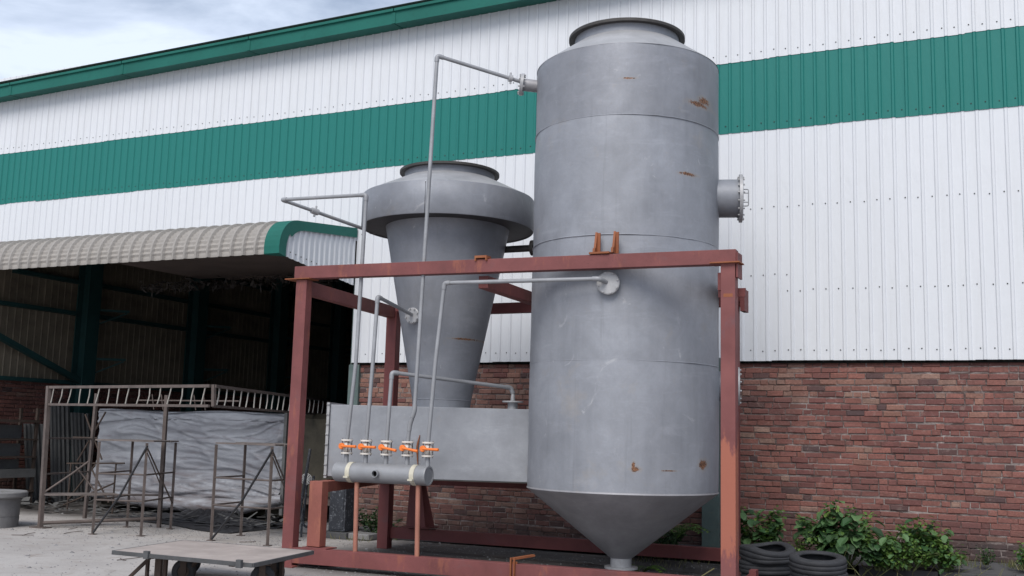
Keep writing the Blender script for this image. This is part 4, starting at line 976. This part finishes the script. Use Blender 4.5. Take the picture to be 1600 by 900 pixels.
def bush(label, x, y, z, rx, ry, h, stems, big, small, smat='leaf2', L_=(.05, .09), bigL=(.10, .155), name='leafy_bush'):
    t = thing(name, label, 'bush', (x, y, z), 'bushes growing along the brick wall')
    base = Vector((x, y, z)); sm2 = MB(); fol = MB(); tips = []
    for i in range(stems):
        a = random.uniform(0, 2*PI); r_ = random.random()**.6
        tip = base+Vector((rx*r_*math.cos(a), ry*r_*math.sin(a)-.05, h*random.uniform(.55, 1)*(1-.35*r_*r_)))
        foot = base+Vector((rx*.25*r_*math.cos(a), ry*.25*r_*math.sin(a), 0)); mid = (foot+tip)/2+Vector((0, 0, h*.12))+rvec()*.04
        sm2.tube([foot, mid, tip], [.008, .006, .003], 5); tips.append((foot, mid, tip))
    sm2.build('stems', M['stem'], t)
    def pt():
        f, m_, p = random.choice(tips); u = random.uniform(.25, 1.02)
        return f*(1-u)**2+m_*2*u*(1-u)+p*u*u
    for i in range(small):
        p = pt()+rvec()*.05; d = rvec(-.5, .35); d.y -= .25; leaf_geo(fol, p, d, Vector((0, 0, 1))+rvec()*.4, random.uniform(*L_), random.uniform(*L_)*.6)
    fol.build('foliage', M[smat], t, kind='stuff')
    for i in range(big):
        p = pt()+Vector((random.uniform(-.07, .07), random.uniform(-.12, 0), random.uniform(-.04, .05)))
        az = random.uniform(-PI*.95, -.05); k = random.uniform(*bigL); el = random.uniform(-.1, .75)
        o = inst('leaf', LEAFB if random.random() < .22 else LEAFM, t, p-base, (random.uniform(-.35, .35), el, az), (k, k, k))
    return t
LEAFB = lm.mesh('leaf', M['leafdk'])
random.seed(51)
bush('small leafy bush rising just right of the red post', -2.98, 13.85, .12, .46, .28, .76, 18, 100, 600, bigL=(.10, .16))
bush('broad bush with large round leaves behind the tyres', -1.92, 13.7, .12, .58, .30, .80, 30, 230, 900, bigL=(.11, .19))
bush('low weeds spreading between the two leafy bushes', -2.45, 13.6, .1, .55, .22, .36, 20, 0, 900, L_=(.03, .06))
bush('upright small leaved bush on the right, nearest the bare brick', -1.05, 13.95, .15, .42, .25, .66, 24, 90, 1100, L_=(.045, .08), bigL=(.09, .13))
bush('low dense foliage at the foot of the small leaved bush', -1.2, 13.7, .12, .48, .18, .36, 20, 20, 800, L_=(.035, .065), bigL=(.07, .10))
bush('spreading foliage between the round leaved bush and small leaved bush', -1.45, 13.65, .1, .34, .22, .5, 18, 70, 700, bigL=(.09, .14))
bush('loose low foliage trailing right of the small leaved bush', -.78, 13.85, .12, .3, .2, .34, 14, 20, 420, L_=(.04, .07), bigL=(.07, .1))
bush('small weed clump at the right picture edge by the kerb', .12, 14.15, .18, .16, .15, .34, 8, 12, 160, L_=(.03, .06), bigL=(.06, .09))
bush('tiny dark weed on the kerb against blackened bricks', -.33, 14.2, .2, .16, .12, .22, 7, 0, 90, 'leafdk', L_=(.03, .05))
bush('sparse green weed by the foot of the back red post', -8.75, 13.95, .03, .45, .3, .42, 14, 0, 420, 'leafdk', L_=(.04, .08))
bush('dark weeds in the shade behind the hopper', -4.35, 13.7, .05, .7, .35, .5, 18, 0, 700, 'leafdk', L_=(.05, .09))
def fern(label, x, y, z, n_, L_):
    t = thing('fern', label, 'fern', (x, y, z), 'ferns under the tower'); b = Vector((x, y, z)); 
    for i in range(n_):
        m = MB(); a = random.uniform(-PI, 0) if i % 3 else random.uniform(0, PI); d = Vector((math.cos(a), math.sin(a)*.7, 0)); ll = L_*random.uniform(.7, 1.1)
        pts = [b+d*ll*u+Vector((0, 0, ll*(1.25*u-.95*u*u))) for u in [j/10 for j in range(11)]]; m.tube(pts, .004, 4)
        for j in range(2, 11):
            s = (pts[j]-pts[j-1]).normalized(); sd_ = s.cross(Vector((0, 0, 1))).normalized()
            for sg in (-1, 1): leaf_geo(m, pts[j], sd_*sg+s*.35, Vector((0, 0, 1)), ll*.34*(1-abs(j/10-.45)*.9), .028, 0)
        m.build('frond', M['leaf2'], t)
fern('green fern behind the hopper cone on its right side', -3.88, 13.3, .35, 11, .42); fern('low fern between the hopper outlet and red post', -3.98, 12.1, .0, 9, .34)
# dry curled leaf and grass tufts
m = MB(); m.tube(bend([(-3.05, 11.9, .18), (-3.18, 11.7, .08), (-3.3, 11.6, .06)], .05), .008, 5); leaf_geo(m, Vector((-3.2, 11.65, .07)), Vector((-1, -.2, -.1)), Vector((0, 0, 1)), .38, .09); leaf_geo(m, Vector((-3.25, 11.62, .06)), Vector((1, -.4, -.1)), Vector((0, 0, 1)), .2, .05)
o = m.build('dry_branch', M['drygrass'], None, (-3.2, 11.7, 0)); o['label'] = 'pale dry curled branch on the ground left of the red post'; o['category'] = 'branch'
m = MB()
for i in range(1500):
    u = random.random()
    if u < .72: x = random.uniform(-1.3, 1.0); y = random.uniform(13.95, 14.5); z = .19
    elif u < .9: x = random.uniform(-9.3, -8.2); y = random.uniform(13.2, 14.3); z = .0
    else: x = random.uniform(-4.6, -2.7); y = random.uniform(12.9, 14); z = .0
    if noise.noise(Vector((x*2.2, y*2, 0))) < -.12: continue
    h = random.uniform(.03, .11)*(1.7 if random.random() < .08 else 1); d = rvec()*.35; s = Vector((random.uniform(-1, 1), random.uniform(-1, 1), 0)).normalized()*.004
    p = Vector((x, y, z)); m.add([p-s, p+s, p+Vector((d.x*h, d.y*h, h*.6))+s*.7, p+Vector((d.x*h*1.6, d.y*h*1.6, h)), p+Vector((d.x*h, d.y*h, h*.6))-s*.7], [(0, 1, 2, 4), (4, 2, 3)])
o = m.build('grass', M['drygrass'], None, (0, 14, 0)); o['kind'] = 'stuff'; o['label'] = 'thin dry grass and weeds along the foot of the wall'; o['category'] = 'grass'
# gravel, crumbs and litter on the yard
random.seed(61); m = MB()
def crumb(x, y, z, r_):
    c = Vector((x, y, z)); vs = [c+Vector((r_*random.uniform(.6, 1.2)*math.cos(a), r_*random.uniform(.6, 1.2)*math.sin(a), 0)) for a in (0, 1.3, 2.6, 3.9, 5.1)]+[c+Vector((random.uniform(-.3, .3)*r_, 0, r_*random.uniform(.4, .9)))]
    m.add(vs, [(i, (i+1) % 5, 5) for i in range(5)])
for i in range(5200):
    u = random.random()
    if u < .35: x = random.uniform(-16, -6); y = random.uniform(7.5, 15)
    elif u < .6: x = random.uniform(-14, -9); y = random.uniform(11.2, 14)
    else: x = random.uniform(-9.5, .3); y = random.uniform(10.2, 13.9)
    crumb(x, y, 0, random.uniform(.004, .016)*(2.2 if random.random() < .04 else 1))
o = m.build('gravel', M['concrete'], None, (-8, 11, 0)); o['kind'] = 'stuff'; o['label'] = 'scattered gravel and crumbs on the yard ground'; o['category'] = 'gravel'
m = MB()
for i in range(170):
    x = random.uniform(-18, -14) if random.random() < .6 else random.uniform(-14, -9); y = random.uniform(13.6, 15.4); z = random.uniform(.0, .12)
    d = rvec(-.15, .25).normalized()*random.uniform(.08, .45); q = Vector((x, y, z+.02)); s = d.cross(Vector((0, 0, 1))).normalized()*random.uniform(.02, .10)
    m.add([q-s, q+s, q+d+s*.6, q+d-s*.8, q+Vector((0, 0, .015))], [(0, 1, 2, 3), (0, 1, 4)])
o = m.build('debris', M['greysheet'], None, (-15, 14.5, 0)); o['kind'] = 'stuff'; o['label'] = 'loose scraps and broken boards littering the open bay floor'; o['category'] = 'debris'

random.seed(77); m = MB()
for i in range(14):
    x = random.uniform(-13.5, -6.2); y = random.uniform(9.2, 12.6); a = random.uniform(0, PI); L_ = random.uniform(.12, .4)
    m.tube([(x+math.cos(a)*L_*u+.02*math.sin(u*5+i), y+math.sin(a)*L_*u+.02*math.cos(u*7), .008+.012*u) for u in (0, .3, .6, 1)], .005, 5)
o = m.build('twigs', M['brownsteel'], None, (-9, 11, 0)); o['kind'] = 'stuff'; o['label'] = 'thin brown twigs scattered on the pale concrete yard'; o['category'] = 'twigs'
m = MB(); 
for i in range(60):
    x = random.uniform(-3.2, -.2); y = random.uniform(13.3, 13.9); p = Vector((x, y, .02)); d = rvec(.2, 1.2); d.normalize(); m.tube([p, p+d*.12+rvec()*.03, p+d*random.uniform(.2, .45)+Vector((0, 0, -.05))], [.004, .003, .002], 4)
o = m.build('dead_stems', M['drygrass'], None, (-1.7, 13.6, 0)); o['kind'] = 'stuff'; o['label'] = 'tangled dead stems among the plants by the wall'; o['category'] = 'dead stems'
